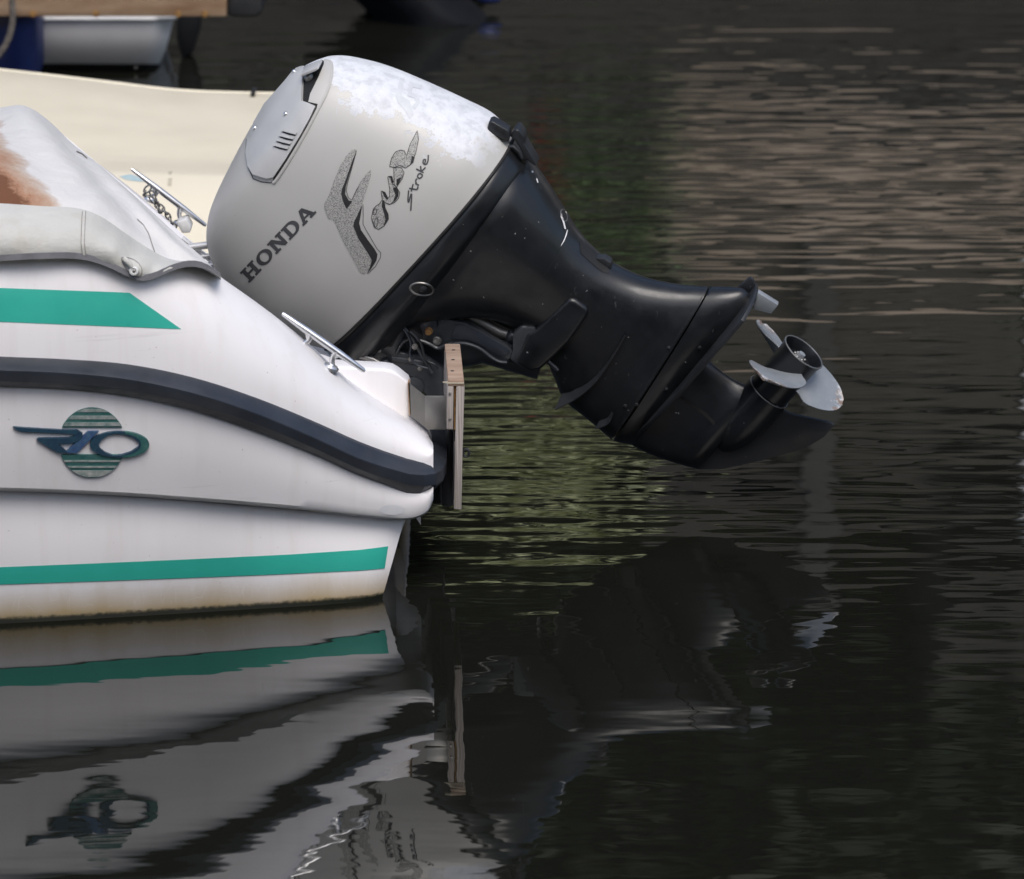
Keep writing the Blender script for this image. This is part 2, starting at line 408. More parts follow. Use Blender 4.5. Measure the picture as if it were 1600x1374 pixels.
M['darkhull'] = surf('dark_hull_paint', (.004, .0045, .006), (.007, .0075, .009), 8, .6, spec=.15)
M['timber'] = surf('rust_stained_timber', (.34, .235, .15), (.20, .115, .06), 7, .8, .1, bmp=.4, bscale=40, mapscale=(.6, 3, 3))
M['rope'] = surf('old_rope', (.16, .14, .12), (.08, .07, .06), 60, .9)
M['emb_teal'] = surf('worn_teal_enamel', (.022, .105, .10), (.07, .18, .165), 60, .45, metal=.2)
M['emb_silver'] = surf('worn_badge_silver', (.55, .57, .54), (.16, .26, .25), 60, .4, metal=.5)
M['emb_navy'] = surf('navy_enamel', (.012, .035, .07), (.02, .06, .09), 60, .35)
M['emb_blue'] = surf('blue_enamel', (.035, .07, .17), (.06, .13, .2), 90, .4)
M['water'] = water_mat()

# ------------------------------------------------------------------ the setting
from mathutils import noise as mn
def wnoise(x, y, sx, sy, sd, oc=2):
    a, h = 1., 0.
    for k in range(oc): h += a*mn.noise(Vector((x*sx, y*sy, sd+k*7.3))); sx *= 2.03; sy *= 2.03; a *= .5
    return h*.5
def water_height(x, y):
    far = lerp(.14, .50, ss(7.8, 9.1, y)) if y < 9.1 else lerp(.50, 1., ss(9.1, 12.0, y))      # calmer in the shelter of the boat
    lee = lerp(.30, 1., ss(-.7, -.1, x)) if y < 10.5 else 1.
    amp = far*lee*(.75+.55*mn.noise(Vector((x*.8, y*.5, 3))))
    h = (.0030*wnoise(x, y, 1.6, 6.5, 1)+.0024*wnoise(x, y, 5, 21, 11))*amp
    return h+.0011*wnoise(x, y, 1.8, 6, 21)+.00085*wnoise(x, y, 4.2, 9.5, 31, 1)+.00010*wnoise(x, y, 9, 24, 41, 1)
gx = [-300, -60, -20, -8, -4]+[-2.7+.027*i for i in range(201)]+[4, 8, 20, 60, 300]
gy = [-120, -30, 0, 2.5, 4, 5, 5.6, 6.1]+[6.4+.0102*i for i in range(1060)]+[17.3, 17.7, 18.2, 19, 20.5, 22, 24.2]
WV = []; nx = len(gx)
for y in gy:
    for x in gx: WV.append((x, y, water_height(x, y) if abs(x) < 3 and 6 < y < 17.5 else 0.))
WF = [(j*nx+i, j*nx+i+1, (j+1)*nx+i+1, (j+1)*nx+i) for j in range(len(gy)-1) for i in range(nx-1)]
wm = bpy.data.meshes.new('water'); wm.from_pydata(WV, [], WF); wm.polygons.foreach_set('use_smooth', [True]*len(WF)); wm.materials.append(M['water'])
wob_ = bpy.data.objects.new('water', wm); COL.objects.link(wob_); tag(wob_, kind='structure')
M['earth'] = surf('dark_bank_earth', (.035, .04, .022), (.055, .05, .03), 1.2, .9, bmp=.5, bscale=4, bdist=.1)
rows = []
for (Y, z) in ((24.4, 1.7), (25.6, 1.75), (28, 3.6), (31, 8.5), (35, 13), (60, 15), (400, 16)):
    rows.append([Vector((x, Y, z+math.sin(x*.7+Y)*.25*(Y > 25.6))) for x in [-300, -120, -60, -30]+[i*2.5 for i in range(-10, 11)]+[30, 60, 120, 300]])
tag(part('riverbank', loft(rows), M['earth']), kind='structure')

# ================================================================== MOTOR BOAT
YAW = R(17); Cc = Vector((-.16, 9.55, 0)); BW = Vector((-math.cos(YAW), -math.sin(YAW), 0)); NN = Vector((-math.sin(YAW), math.cos(YAW), 0))
boat = thing('motor_boat', 'white motor boat with teal stripes and thick dark rubber rubbing strake', 'motor boat', (Cc.x-1.2, Cc.y-.37, 0))
def mirror(p): return p-NN*(2*(p-Cc).dot(NN))
YW = lambda x: 8.47+.16*x/590
YR = lambda x: YW(x)-.11+.10*ss(300, 640, x)
f_water = curve_fn([(0, 975), (100, 970), (200, 964), (300, 958), (400, 952), (500, 946), (560, 941), (597, 937)])
f_step = curve_fn([(0, 765), (100, 768), (200, 773), (300, 780), (400, 788), (500, 797), (600, 807), (640, 809), (660, 803), (670, 795), (677, 778)])
f_rb = curve_fn([(0, 600), (100, 604), (200, 615), (300, 637), (400, 669), (500, 709), (560, 737), (600, 754), (640, 768), (665, 769), (677, 762)])
f_rt = curve_fn([(0, 560), (100, 564), (200, 573), (300, 593), (400, 625), (500, 666), (560, 692), (610, 711), (650, 721), (668, 718), (677, 708)])
f_rg = curve_fn([(0, 398), (130, 396), (230, 404), (300, 413), (330, 423), (350, 437), (400, 472), (450, 510), (500, 553), (540, 590), (582, 620), (620, 644), (650, 666), (668, 683), (677, 696)])
FWD = [.12, .35, .7, 1.1, 1.6, 2.1, 2.6, 3.0, 3.3, 3.5]
def fore(p, rise=.0):
    l0 = (p-Cc).dot(NN); out = []
    for d in reversed(FWD):
        t = (d/3.5)**2.4
        out.append(p+BW*d-NN*(l0*t)+Vector((0, 0, rise*t)))
    return out
def aft(p, keep=.0):
    l = -(p-Cc).dot(NN); out = []
    for d in (.012, .03, .07, .16, .35): out.append(p+NN*d+Vector((.010*min(1, d/.05), 0, 0)))
    out.append(p+NN*(l-keep)+Vector((.012, 0, 0))); return out
XS = [i*20 for i in range(0, 32)]+[632, 642, 650, 657, 663, 668, 672, 675, 677]
def row(fy, fY, rise=.3):
    pts = [at(x, fy(x), fY(x)) for x in XS]
    return fore(pts[0], rise)+pts+aft(pts[-1])
def both(vf):
    V, F = vf; return join(vf, ([mirror(v) for v in V], F))
# lower hull, under the step
def hull_row(t, z=None):
    """t 0 = waterline, 1 = step"""
    pts = []
    xe = lerp(597, 632, t)
    for k in range(34):
        x = xe*k/33.
        pw = atz(x, f_water(x)); ps = at(x, f_step(x)+3.5, YW(x)-.040+.066*ss(260, 640, x))
        p = pw.lerp(ps, t); p.y -= .012*math.sin(t*math.pi)
        e = ss(.95, 1., k/33.); p.y += .012*e*e
        if z is not None: p = Vector((p.x, p.y+.10*(-z)/.2, z))
        pts.append(p)
    return fore(pts[0], .25*t)+pts+aft(pts[-1])
rows = [hull_row(0, -.2), hull_row(0, -.08)]+[hull_row(t/10.) for t in range(11)]
keel = [Cc+BW*((p-Cc).dot(BW))+Vector((0, 0, -.32)) for p in rows[0]]
hull_vf = loft([keel]+rows)
hull = part('hull', both(hull_vf), M['gel'], boat, smooth=50)
# topsides between step and rubbing strake
rows = [row(lambda x: f_step(x)+3, lambda x: YW(x)-.03+.07*ss(260, 640, x)), row(lambda x: f_step(x)+.5, lambda x: YW(x)-.070+.055*ss(300, 640, x)),
        row(lambda x: f_step(x)-3, lambda x: YW(x)-.078+.06*ss(300, 640, x))]
for k in range(1, 9):
    q = k/8.
    rows.append(row(lambda x: lerp(f_step(x)-3, f_rb(x)-6, q), lambda x: lerp(YW(x)-.078+.06*ss(300, 640, x), YR(x), q)-.008*math.sin(q*math.pi)))
top_vf = loft(rows)
top = part('topsides', both(top_vf), M['gel'], boat, smooth=28)
# deck moulding above the strake
rows = [row(lambda x: f_rb(x)-6, YR, .35)]
inn = lambda x: .05+.11*ss(180, 380, x)-.05*ss(600, 677, x)
for k in range(0, 15):
    a = k/14.*math.pi/2; hq = math.sin(a)**.92; iq = (1-math.cos(a))
    rows.append(row(lambda x: lerp(f_rt(x)+2, f_rg(x), hq), lambda x: YR(x)+inn(x)*iq, .35))
def shift(rw, dn, dz): return [p+NN*dn+Vector((0, 0, dz)) for p in rw]
rg = rows[-1]
rows += [shift(rg, .025, -.001), shift(rg, .06, -.006), shift(rg, .085, -.02), shift(rg, .095, -.05), shift(rg, .10, -.2)]
deck_vf = loft(rows)
deck = part('deck_moulding', both(deck_vf), M['gel'], boat, smooth=55)
T_low, T_top, T_deck = bvh(hull_vf), bvh(top_vf), bvh(deck_vf)
# rubbing strake
CL = [(0, 558, 579, 597, 604), (100, 562, 583, 601, 608), (200, 570, 593, 611, 619), (300, 590, 614, 632, 641), (400, 622, 646, 664, 674), (500, 663, 688, 706, 714), (560, 690, 716, 734, 742), (610, 709, 733, 752, 760)]
fs = [curve_fn([(c[0], c[k]) for c in CL]) for k in (1, 2, 3, 4)]
cols = []
for x in [i*20 for i in range(0, 31)]:
    y = YR(x); d = [-.004, -.038, -.029, -.010]
    cols.append([at(x, fs[k](x), y+d[k]) for k in range(4)])
y0 = YR(610)
for pts, dY in (([(636, 717), (640, 741), (640, 760), (636, 771)], .012), ([(655, 721), (663, 742.5), (663, 762), (654, 774)], .02), ([(668, 719), (681, 740), (681, 759), (668, 773)], .035),
                ([(675, 714), (692, 733), (692, 752), (676, 768)], .07), ([(677, 704), (697.5, 721), (697, 740), (679, 760)], .13), ([(677, 690), (698, 703), (698, 722), (679, 744)], .2), ([(672, 655), (694, 668), (694, 688), (675, 710)], .36)):
    d = [-.004, -.038, -.029, -.010]
    cols.append([at(p[0], p[1], y0+dY+d[k]*max(0, 1-dY/.12)) for k, p in enumerate(pts)])
rr = []
for k in range(4):
    seq = fore(cols[0][k], .35)+[c[k] for c in cols]
    rr.append(seq)
inner_t = [p+NN*.02 for p in rr[0]]; inner_b = [p+NN*.02 for p in rr[3]]
def between(a, b, t, out=0): return [p.lerp(q, t)-NN*out for p, q in zip(a, b)]
prof = [inner_t, rr[0], between(rr[0], rr[1], .12, .003), between(rr[0], rr[1], .9, .001), rr[1], between(rr[1], rr[2], .12, .001), between(rr[1], rr[2], .9, .002), rr[2], between(rr[2], rr[3], .35), between(rr[2], rr[3], .42), rr[3], inner_b]
rail = part('rubbing_strake', both(loft(prof)), M['rubber'], boat, smooth=16)
# teal stripes
T_side = T_deck
part('teal_stripe', sheet(T_deck, [[(-60, 448), (202, 457.5), (283, 514.5), (-60, 500.5)]], .0009, step=14), M['teal'], boat, label='short teal stripe ending in a slanted point')
lo = [(-60, 888.5), (0, 886), (150, 880), (300, 873.5), (450, 866.5), (560, 859.5), (590, 855.8), (606, 853.6)]; hi = [(600.5, 887.6), (585, 889.5), (560, 891.5), (450, 896.5), (300, 902.5), (150, 908), (0, 913), (-60, 916)]
part('teal_stripe', sheet(T_low, [lo+hi], .0016, step=5), M['teal'], boat, label='long teal stripe low along the hull')
part('repair_patch', sheet(T_top, [ell(613, 797, 20, 8, 0, 345, 22)], .0006, step=8), surf('pale_blue_repair', (.66, .68, .71), (.74, .73, .73), 30, .4, bmp=0), boat)
# badge: striped globe with three raised letters
def zz(pts, s=2.861, ox=0, oy=520): return [(ox+x/s, oy+y/s) for x, y in pts]
badge = part('badge', sheet(T_top, [zz(ell(411, 489, 149, 156, 206, 334, 26))], .0008, .003, 9), M['emb_teal'], boat, label='worn round teal and silver badge with raised letters', smooth=30)
part('globe_segment', sheet(T_top, [zz(ell(411, 489, 149, 156, 20, 160, 26))], .0008, .003, 9), M['emb_teal'], badge, smooth=30)
for (y0_, y1_) in ((338, 352), (368, 384), (398, 414), (566, 574), (592, 600), (612, 641)):
    pl, pr = [], []
    for yy in [lerp(y0_, y1_, i/3) for i in range(4)]:
        hx = 147*math.sqrt(max(0, 1-((yy-489)/155.)**2)); pl.append((411-hx, yy)); pr.append((411+hx, yy))
    part('globe_band', sheet(T_top, [zz(pl+pr[::-1])], .0008, .0042, 7), M['emb_silver'], badge, smooth=30)
part('letter', sheet(T_top, [zz([(58, 417), (110, 421), (300, 432), (345, 431), (368, 445), (366, 466), (345, 482), (315, 490), (258, 491), (302, 531), (262, 531), (232, 517), (163, 474), (172, 467), (305, 466), (335, 457), (322, 448), (95, 437), (72, 428)])], .0008, .0062, 6), M['emb_navy'], badge, smooth=30)
part('letter', sheet(T_top, [zz([(392, 437), (440, 437), (342, 533), (288, 533)])], .0008, .0056, 6), M['emb_blue'], badge, smooth=30)
O_out = ell(533, 495, 133, 58, 0, 350, 34); O_in = [(438, 497), (452, 474), (480, 455), (515, 447), (555, 450), (595, 465), (622, 486), (618, 505), (585, 528), (545, 541), (505, 544), (470, 530), (448, 514)]
part('letter', sheet(T_top, [zz(O_out), zz(O_in)], .0008, .0062, 6), M['emb_navy'], badge, smooth=30)
part('letter_rim', sheet(T_top, [zz(ell(533, 495, 133, 58, -80, 85, 20)+ell(545, 495, 84, 48, 85, -80, 20))], .0008, .0068, 6), M['emb_teal'], badge, smooth=30)
# well side / engine pod at the stern
well = [(430, 545), (505, 566), (522, 573), (600, 577), (612, 579), (622, 585), (637, 597), (640, 604), (641, 650), (668, 676), (676, 700), (674, 730), (500, 730), (430, 640)]
part('engine_well', prism_px(well, 8.80, .07), M['gel'], boat, bevel=.006, seg=3)
part('transom_pod', prism_px([(520, 640), (600, 640), (626, 700), (634, 812), (627, 833), (617, 852), (600, 880), (520, 880)], 9.08, .75), M['gel'], boat, bevel=.006)
# cleats
def cleat(p0, p1, Y, f1, f2, sc, r=.0062):
    A, B = at(*p0, Y), at(*p1, Y); ax = (B-A)
    pts = [A+ax*t for t in (0, .02, .3, .5, .7, .98, 1)]
    bar = tube(pts, [r*.55, r*.8, r*1.25, r*1.3, r*1.25, r*.8, r*.55], 12)
    vs = [bar]; feet = []
    for t, (fx, fy) in ((.34, f1), (.66, f2)):
        T = A+ax*t; Bs = at(fx, fy, Y)
        path = smooth_path([T, T.lerp(Bs, .45)+ax*(.035 if t < .5 else -.03)*.6, T.lerp(Bs, .8), Bs], 9)
        vs.append(tube(path, [r*1.35, r*1.15, r*1.0, r*.95, r*.95, r*1.0, r*1.15, r*1.5, r*1.9], 10))
        for s in (-1, 1): vs.append(tube(smooth_path([T+ax*.11*s, T+ax*.035*s+(Bs-T)*.1, T+(Bs-T)*.4], 6), [r*.7, r*.95, r*.8, r*.7, r*.6, r*.5], 8))
        d = (Bs-T).normalized(); feet.append(lathe(Bs-d*.004, d, [(0, r*2.2), (.004, r*2.9), (.010, r*3.0)], 16))
    return vs, feet
vs, ft = cleat((441, 490), (570, 580.5), 8.665, (473, 541), (517, 573), 1)
c1 = part('cleat', join(*vs), M['steel'], boat, label='polished cleat on the near gunwale')
for f in ft: part('cleat_foot', f, M['steel'], c1)
vs, ft = cleat((205, 264), (322, 353), 9.98, (236, 311), (281, 348), 1, .0058)
c2 = part('cleat', join(*vs), M['steel'], boat, label='polished cleat on the far gunwale holding a chain')
for f in ft: part('cleat_foot', f, M['steel'], c2)
part('cleat_pad', prism_px([(275, 348), (291, 343), (299, 356), (297, 364), (285, 365)], 9.93, .06), M['plastic'], boat, bevel=.003)
# stacked ladder tubes seen under the cowl
lad = part('boarding_ladder', tube([at(285, 372, 9.50), at(452, 505, 9.44)], 0.006, 8), M['chrome'], boat)
for i, (x, y) in enumerate([(303, 386), (312, 402), (322, 416), (330, 428), (340, 441), (350, 454)]):
    part('rung', tube([at(x-45, y+8, 9.47), at(x, y, 9.47), at(x+150, y-20, 9.44)], .0085 if i % 2 == 0 else .006, 12), M['chrome'], lad)
part('coaming', loft([[at(x, 280+(x-180)*.83-2, 9.86) for x in range(60, 520, 20)], [at(x, 280+(x-180)*.83+60, 9.75) for x in range(60, 520, 20)], [at(x, 280+(x-180)*.83+190, 9.6) for x in range(60, 520, 20)]]), M['gel'], boat)

# ================================================================== COVER
cov = thing('boat_cover', 'faded grey canvas cover with dark hem stretched over the white boat', 'boat cover', at(180, 420, 8.75))
hem = curve_fn([(-220, 408), (0, 406), (60, 403), (130, 404), (165, 414), (200, 430), (222, 437), (240, 434), (268, 422), (295, 415), (318, 418), (335, 428), (350, 440)])
ftop = curve_fn([(-220, 312), (0, 318), (60, 322), (132, 328), (160, 340), (195, 364), (225, 384), (262, 404), (300, 411), (350, 438)])
rows = []; N = 58
for k in range(11):
    q = k/10.; r = []
    for i in range(N):
        x = lerp(-220, 345, i/(N-1)); y = lerp(hem(x), min(ftop(x), hem(x)-3), q)
        fold = .010*math.sin((x-150-30*q)*.13)*ss(130, 190, x)*(1-ss(250, 300, x))*math.sin(q*math.pi*.9)
        sag = .012*math.sin(q*math.pi)+.004*math.sin(x*.035+q*3)
        r.append(at(x, y, YR(max(0, x))+(-.020+.004*ss(240, 330, x)+.10*q*q+inn(max(0, x))*.35)-sag-fold))
    rows.append(r)
flap = rows
part('side_flap', loft(rows), M['canvas'], cov, smooth=80)
# mound of the upper cover
sil = curve_fn([(-220, 168), (-60, 160), (-10, 170), (10, 167), (30, 164), (48, 169), (80, 192), (110, 222), (150, 254), (200, 297), (245, 338), (285, 375), (318, 404), (350, 437)])
rows = []; st = []
for k in range(22):
    q = k/21.; r = []
    for i in range(N):
        x = lerp(-220, 345, i/(N-1)); yb = min(ftop(x), hem(x)-3); yt = min(sil(x), yb-1.5)
        y = lerp(yb+3, yt, min(1, math.sin(q*math.pi/2)**.9))
        Yb = flap[-1][i].y+.008; Yt = Yb+lerp(.95, .06, ss(40, 345, x))
        p = at(x, y, lerp(Yb, Yt, q**1.35))
        wr = .015*math.sin((x*.9+q*190)*.045)*math.sin(q*math.pi)*(1-ss(250, 340, x))
        wr += .022*math.exp(-((x-150+(q-.4)*-120)/14.)**2)*math.exp(-((q-.38)/.22)**2)*-1
        p += Vector((0, -wr, wr*.6)); r.append(p)
        sd_ = ((y-192)*100-(x-6)*140)/172.; st.append((max(-1, min(1.5, .42+sd_/95.)), q, 0))
    rows.append(r)
last = rows[-1]
for dn, dz in ((.05, -.02), (.12, -.10), (.16, -.25)):
    rows.append([p+Vector((0, dn, dz)) for p in last]); st += [(0, 1, 0)]*N
part('upper_panel', loft(rows), M['canvas2'], cov, smooth=80, attr={'st': st})
T_up = bvh(loft(rows)); T_fl = bvh(loft(flap))
# hem binding, seam, stitching, toggle
hp = [flap[0][i] for i in range(N)]
def strip(pts, w0, w1, out, th):
    rws = [[p+Vector((0, -out, w1)) for p in pts], [p+Vector((0, -out-th, w1)) for p in pts], [p+Vector((0, -out-th, w0)) for p in pts], [p+Vector((0, -out, w0)) for p in pts]]
    return loft(rws+[rws[0]])
part('hem_binding', strip(hp, -.002, .0105, .001, .0022), M['binding'], cov, smooth=30)
hp2 = [at(x, y, 8.72) for x, y in ((296, 414), (312, 413), (326, 418), (338, 428), (348, 440), (352, 447))]
part('seam', ribbon(T_fl, [(131, 331), (130, 350), (129, 380), (132, 402)], 5, .0012), M['canvas'], cov)
for dx in (-2.6, 2.6): part('stitching', ribbon(T_fl, [(131+dx, 331), (130+dx, 350), (129+dx, 380), (132+dx, 402)], .8, .0020), M['thread'], cov)
part('seam', ribbon(T_up, [(214, 343), (224, 352), (232, 366), (238, 385), (245, 405), (249, 418)], 1.1, .0012), M['thread'], cov)
part('seam', ribbon(T_up, [(119, 237), (128, 241), (136, 248)], 1.6, .0012), M['thread'], cov)  # no seam here: dark line paints the shade of a canvas crease
tg = cast(T_fl, 210, 423)[0]+Vector((0, -.002, 0)); ty = tg.y
tog = part('toggle', lathe(tg, Vector((-.1, -1, .15)), [(0, .0095), (.004, .0098), (.007, .009), (.008, .006), (.006, .0045)], 22), M['plastic'], cov)
part('screw', lathe(tg+Vector((0, -.006, .001)), Vector((-.1, -1, .15)), [(0, .0035), (.002, .003), (.003, .001)], 12), M['dullsteel'], tog)
part('toggle_loop', tube([at(193, 404, ty), at(200, 410, ty-.004), at(206, 417, ty-.004)], [.0055, .0062, .005], 10), M['canvas'], cov)
part('loop_cord', ring([cast(T_fl, x, y)[0]+Vector((0, -.001, 0)) for x, y in smooth_path([(190, 403), (205, 404), (217, 412), (222, 424), (217, 432), (205, 428), (196, 418)], 22, True)], .0008, 6), M['thread'], cov)

# ================================================================== CHAIN on the far cleat
ch = thing('mooring_chain', 'short steel chain looped round the far cleat beside the canvas cover', 'chain', at(250, 330, 9.93))
def chain(pts, Y, n):
    P = smooth_path([at(x, y, Y) for x, y in pts], n+1)
    for i in range(n):
        a, b = P[i], P[i+1]; d = (b-a); L = d.length*.72; d.normalize(); x, y = frame(d); s = x if i % 2 else y
        lp = [(a+b)/2+d*(math.cos(t)*L)+s*(math.sin(t)*L*.55) for t in [2*math.pi*k/14 for k in range(14)]]
        part('link', ring(lp, .0022, 7), M['dullsteel'], ch)
chain([(234, 292), (226, 301), (225, 306), (233, 306), (242, 314), (249, 322), (257, 330), (263, 338), (268, 348), (274, 355)], 9.94, 11)
chain([(236, 300), (243, 312), (246, 324), (250, 333), (256, 328)], 9.92, 6)

# ================================================================== OUTBOARD MOTOR
TH, ST = R(53), R(13.5)
u0 = Vector((math.cos(TH), 0, math.sin(TH))); EV = Vector((-math.sin(TH), 0, math.cos(TH))); w0 = Vector((0, -1, 0))
EU = u0*math.cos(ST)+w0*math.sin(ST); EW = w0*math.cos(ST)-u0*math.sin(ST)
EO = at(1235, 565, 9.33)
def E(px, py, wo=0.):
    d = ray(px, py); o = EO+EW*wo; return CAMP+d*((o-CAMP).dot(EW)/d.dot(EW))
mot = thing('outboard_motor', 'silver and black outboard motor tilted up with its propeller out of the water', 'outboard motor', tuple(E(640, 560)))
def body(stations, nrow, seg=72, cap0=True, cap1=True):
    """loft of superellipse sections; station = (front px, aft px, half width, exponent)"""
    keys = [(E(*s[0]), E(*s[1]), s[2], s[3]) for s in stations]
    fr = smooth_path([k[0] for k in keys], nrow); af = smooth_path([k[1] for k in keys], nrow)
    bw = smooth_path([(k[2], k[3], 0) for k in keys], nrow)
    rows, st = [], []
    for i in range(nrow):
        mid = (fr[i]+af[i])/2; hv = (af[i]-fr[i])/2; b, ex = bw[i].x, bw[i].y
        r = []
        for k in range(seg):
            a = 2*math.pi*k/seg; c, s = math.cos(a), math.sin(a)
            cc = math.copysign(abs(c)**(2/ex), c); sg = math.copysign(abs(s)**(2/ex), s)
            r.append(mid+hv*cc+EW*(b*sg)); st.append((cc, sg, i/(nrow-1)))
        rows.append(r)
    return loft(rows, True, cap0, cap1), st
cowl_vf, cst = body([((512, 531), (799, 222), .186, 2.5), ((470, 520), (768, 189), .190, 2.5), ((418, 503), (720, 164), .190, 2.5), ((378, 463), (660, 136.5), .184, 2.5), ((346, 421), (603, 112.5), .174, 2.45),
                     ((328, 375), (553, 98.5), .160, 2.4), ((328, 338), (522, 94.5), .142, 2.35), ((338, 304), (500, 97), .112, 2.3), ((362, 254), (474, 107), .078, 2.2), ((390, 202), (450, 123), .04, 2.1), ((412, 168), (428, 148), .012, 2)], 66, 96)
cowl = part('cowl', cowl_vf, M['cowl'], mot, smooth=60, attr={'st': cst})
T_cowl = bvh(cowl_vf)
# lip of the air intake and the plate on top of the cowl
z5 = lambda pts: zz(pts, 6.244, 380, 80)
plate_px = z5([(535, 190), (570, 176), (607, 170), (592, 300), (582, 495), (645, 515), (710, 545), (650, 670), (560, 830), (430, 1040), (305, 1225), (240, 1240), (110, 1203), (68, 1130), (48, 1000), (62, 872), (128, 706), (230, 530), (330, 418), (425, 310), (490, 230)])
part('intake_gap_shade', sheet(T_cowl, [z5([(600, 150), (760, 88), (800, 100), (858, 105), (866, 180), (850, 290), (800, 440), (720, 590), (650, 720), (560, 880), (440, 1080), (330, 1240), (290, 1290), (295, 1220), (430, 1030), (560, 820), (650, 650), (700, 548), (585, 490), (590, 300)])], .0006, step=5), M['void'], mot)  # black sheet paints the shaded intake opening on the unbroken cowl
lipw = [(508, 95), (516.5, 98), (518.5, 110), (516, 128), (508, 150), (495, 175), (484, 196), (470, 221), (450, 254), (433, 280), (427, 286)]
part('intake_lip', sheet(T_cowl, [z5([(790, 92), (858, 100), (866, 180), (852, 290), (805, 440), (730, 590), (700, 640), (730, 520), (640, 500), (660, 420), (740, 260), (790, 140)])], .0012, .002, 5), M['cowl'], mot)
part('intake_lip', tube([cast(T_cowl, x, y)[0] for x, y in smooth_path(lipw, 40)], .0042, 8), M['cowl'], mot)
plate = part('top_plate', sheet(T_cowl, [plate_px], .0015, .006, 6), M['plate'], mot, smooth=35, label='plain dull metal plate screwed on top of the cowl')
part('plate_rim', ribbon(T_cowl, z5([(36, 860), (30, 1000), (52, 1130), (100, 1245), (180, 1275), (270, 1285), (318, 1245)]), 1.6, .0012, 3), M['honda'], mot)
for (x, y) in ((515, 225), (437, 628), (140, 765)):
    h, n = cast(T_cowl, *z5([(x, y)])[0]); part('rivet', lathe(h+n*.006, n, [(0, .0052), (.003, .0050), (.0055, .003), (.006, .001)], 14), M['steel'], plate)
for k in range(4):
    x0, y0_ = 400-k*27, 800+k*46
    part('vent_slot', sheet(T_cowl, [z5([(x0, y0_), (x0+12, y0_-8), (x0+128, y0_+18), (x0+120, y0_+30), (x0+60, y0_+20)])], .0016, .0070, 6), M['void'], plate)
    part('vent_hood', sheet(T_cowl, [z5([(x0-4, y0_-8), (x0+10, y0_-30), (x0+140, y0_-2), (x0+130, y0_+16), (x0+12, y0_-10)])], .0016, .0095, 6), M['plate'], plate)
h, n = cast(T_cowl, 483, 122); part('intake_stud', lathe(h-n*.004, n, [(0, .011), (.008, .011), (.013, .007), (.014, .001)], 16), M['dullsteel'], mot)
part('plate_flap', prism([E(*p, .03) for p in z5([(600, 150), (760, 84), (776, 98), (740, 122), (612, 172)])], EW*.05), M['plate'], plate, bevel=.001)
# seam gasket
seamP = [p for p in cowl_vf[0][:96]]
part('cowl_seal', ring([p+EV*-.001 for p in seamP], .0042, 6), M['void'], mot)
# lower cowl tray
tray_vf, _ = body([((515, 533), (800, 224), .184, 2.5), ((522, 541), (806, 231), .190, 2.5), ((540, 556), (818, 246), .188, 2.4), ((556, 560), (822, 254), .172, 2.3), ((590, 545), (822, 262), .150, 2.2)], 24, 96)
tray = part('lower_cowl', tray_vf, M['black'], mot, smooth=45)
T_tray = bvh(tray_vf)
# mid section and leg
mid_vf, _ = body([((620, 505), (814, 250), .160, 2.7), ((668, 490), (828, 262), .156, 2.7), ((715, 484), (850, 291), .142, 2.7), ((760, 486), (878, 333), .122, 2.7), ((800, 500), (903, 369), .102, 2.6), ((830, 522), (931, 397), .088, 2.5),
                  ((852, 552), (962, 417), .079, 2.4), ((867, 588), (1005, 436), .073, 2.4), ((882, 622), (1052, 446), .069, 2.35), ((915, 650), (1085, 449), .066, 2.3), ((955, 684), (1106, 450), .066, 2.3)], 60, 64)
leg = part('leg', mid_vf, M['black'], mot, smooth=60)
T_leg = bvh(mid_vf)
gc_vf, _ = body([((958, 686), (1109, 450), .067, 2.3), ((966, 689), (1134, 450), .064, 2.3), ((978, 692), (1160, 452), .056, 2.2), ((988, 694), (1172, 462), .045, 2.2)], 14, 56)
gear = part('gearcase', gc_vf, M['black'], mot, smooth=60)
st_vf, _ = body([((978, 690), (1094, 552), .040, 1.9), ((1010, 707), (1125, 579), .036, 1.9), ((1042, 719), (1147, 594), .037, 1.9), ((1070, 727), (1170, 604), .043, 2.0), ((1088, 732), (1190, 610), .03, 2.0)], 18, 48)
part('strut', st_vf, M['black'], gear, smooth=60)
A0, A1 = E(1201, 613), E(1255, 550); AX = (A1-A0).normalized(); AL = (A1-A0).length; AX = EU.copy(); A1 = A0+AX*AL
part('torpedo', lathe(A0, -AX, [(-.002, .046), (0, .051), (.02, .052), (.06, .052), (.10, .049), (.135, .041), (.160, .029), (.175, .016), (.181, .004)], 32), M['black'], gear)
skeg = [(1075, 727), (1092, 734.5), (1130, 733.5), (1200, 718), (1260, 700), (1288, 683), (1303, 665), (1296, 661), (1240, 649), (1222, 642), (1190, 640), (1120, 690)]
part('skeg', prism([E(*p, .0055) for p in skeg], EW*-.011), M['black2'], gear, bevel=.0015)
# cavitation plate: flat, square to the leg
vp = .166
def EP(u, v, wv): return EO+EU*u+EV*v+EW*wv
uf, ur = -.392, .082
pl = [(uf, .0), (uf+.02, .022), (uf+.10, .070), (uf+.24, .098), (ur-.030, .104), (ur-.004, .060), (ur+.006, 0), (ur-.004, -.060), (ur-.030, -.104), (uf+.24, -.098), (uf+.10, -.070), (uf+.02, -.022)]
part('cavitation_plate', prism([EP(a, vp, b) for a, b in pl], EV*-.009), M['black2'], gear, bevel=.0018)
part('trim_tab', prism([E(*p, .010) for p in [(1184, 457), (1216, 477), (1205, 491), (1176, 484)]], EW*-.02), M['blade'], gear, bevel=.002, attr=None)
part('plate_fin', prism([E(*p, -.03) for p in [(1152, 450), (1172, 434), (1178, 440), (1184, 456), (1170, 462)]], EW*-.012), M['black2'], gear, bevel=.002)
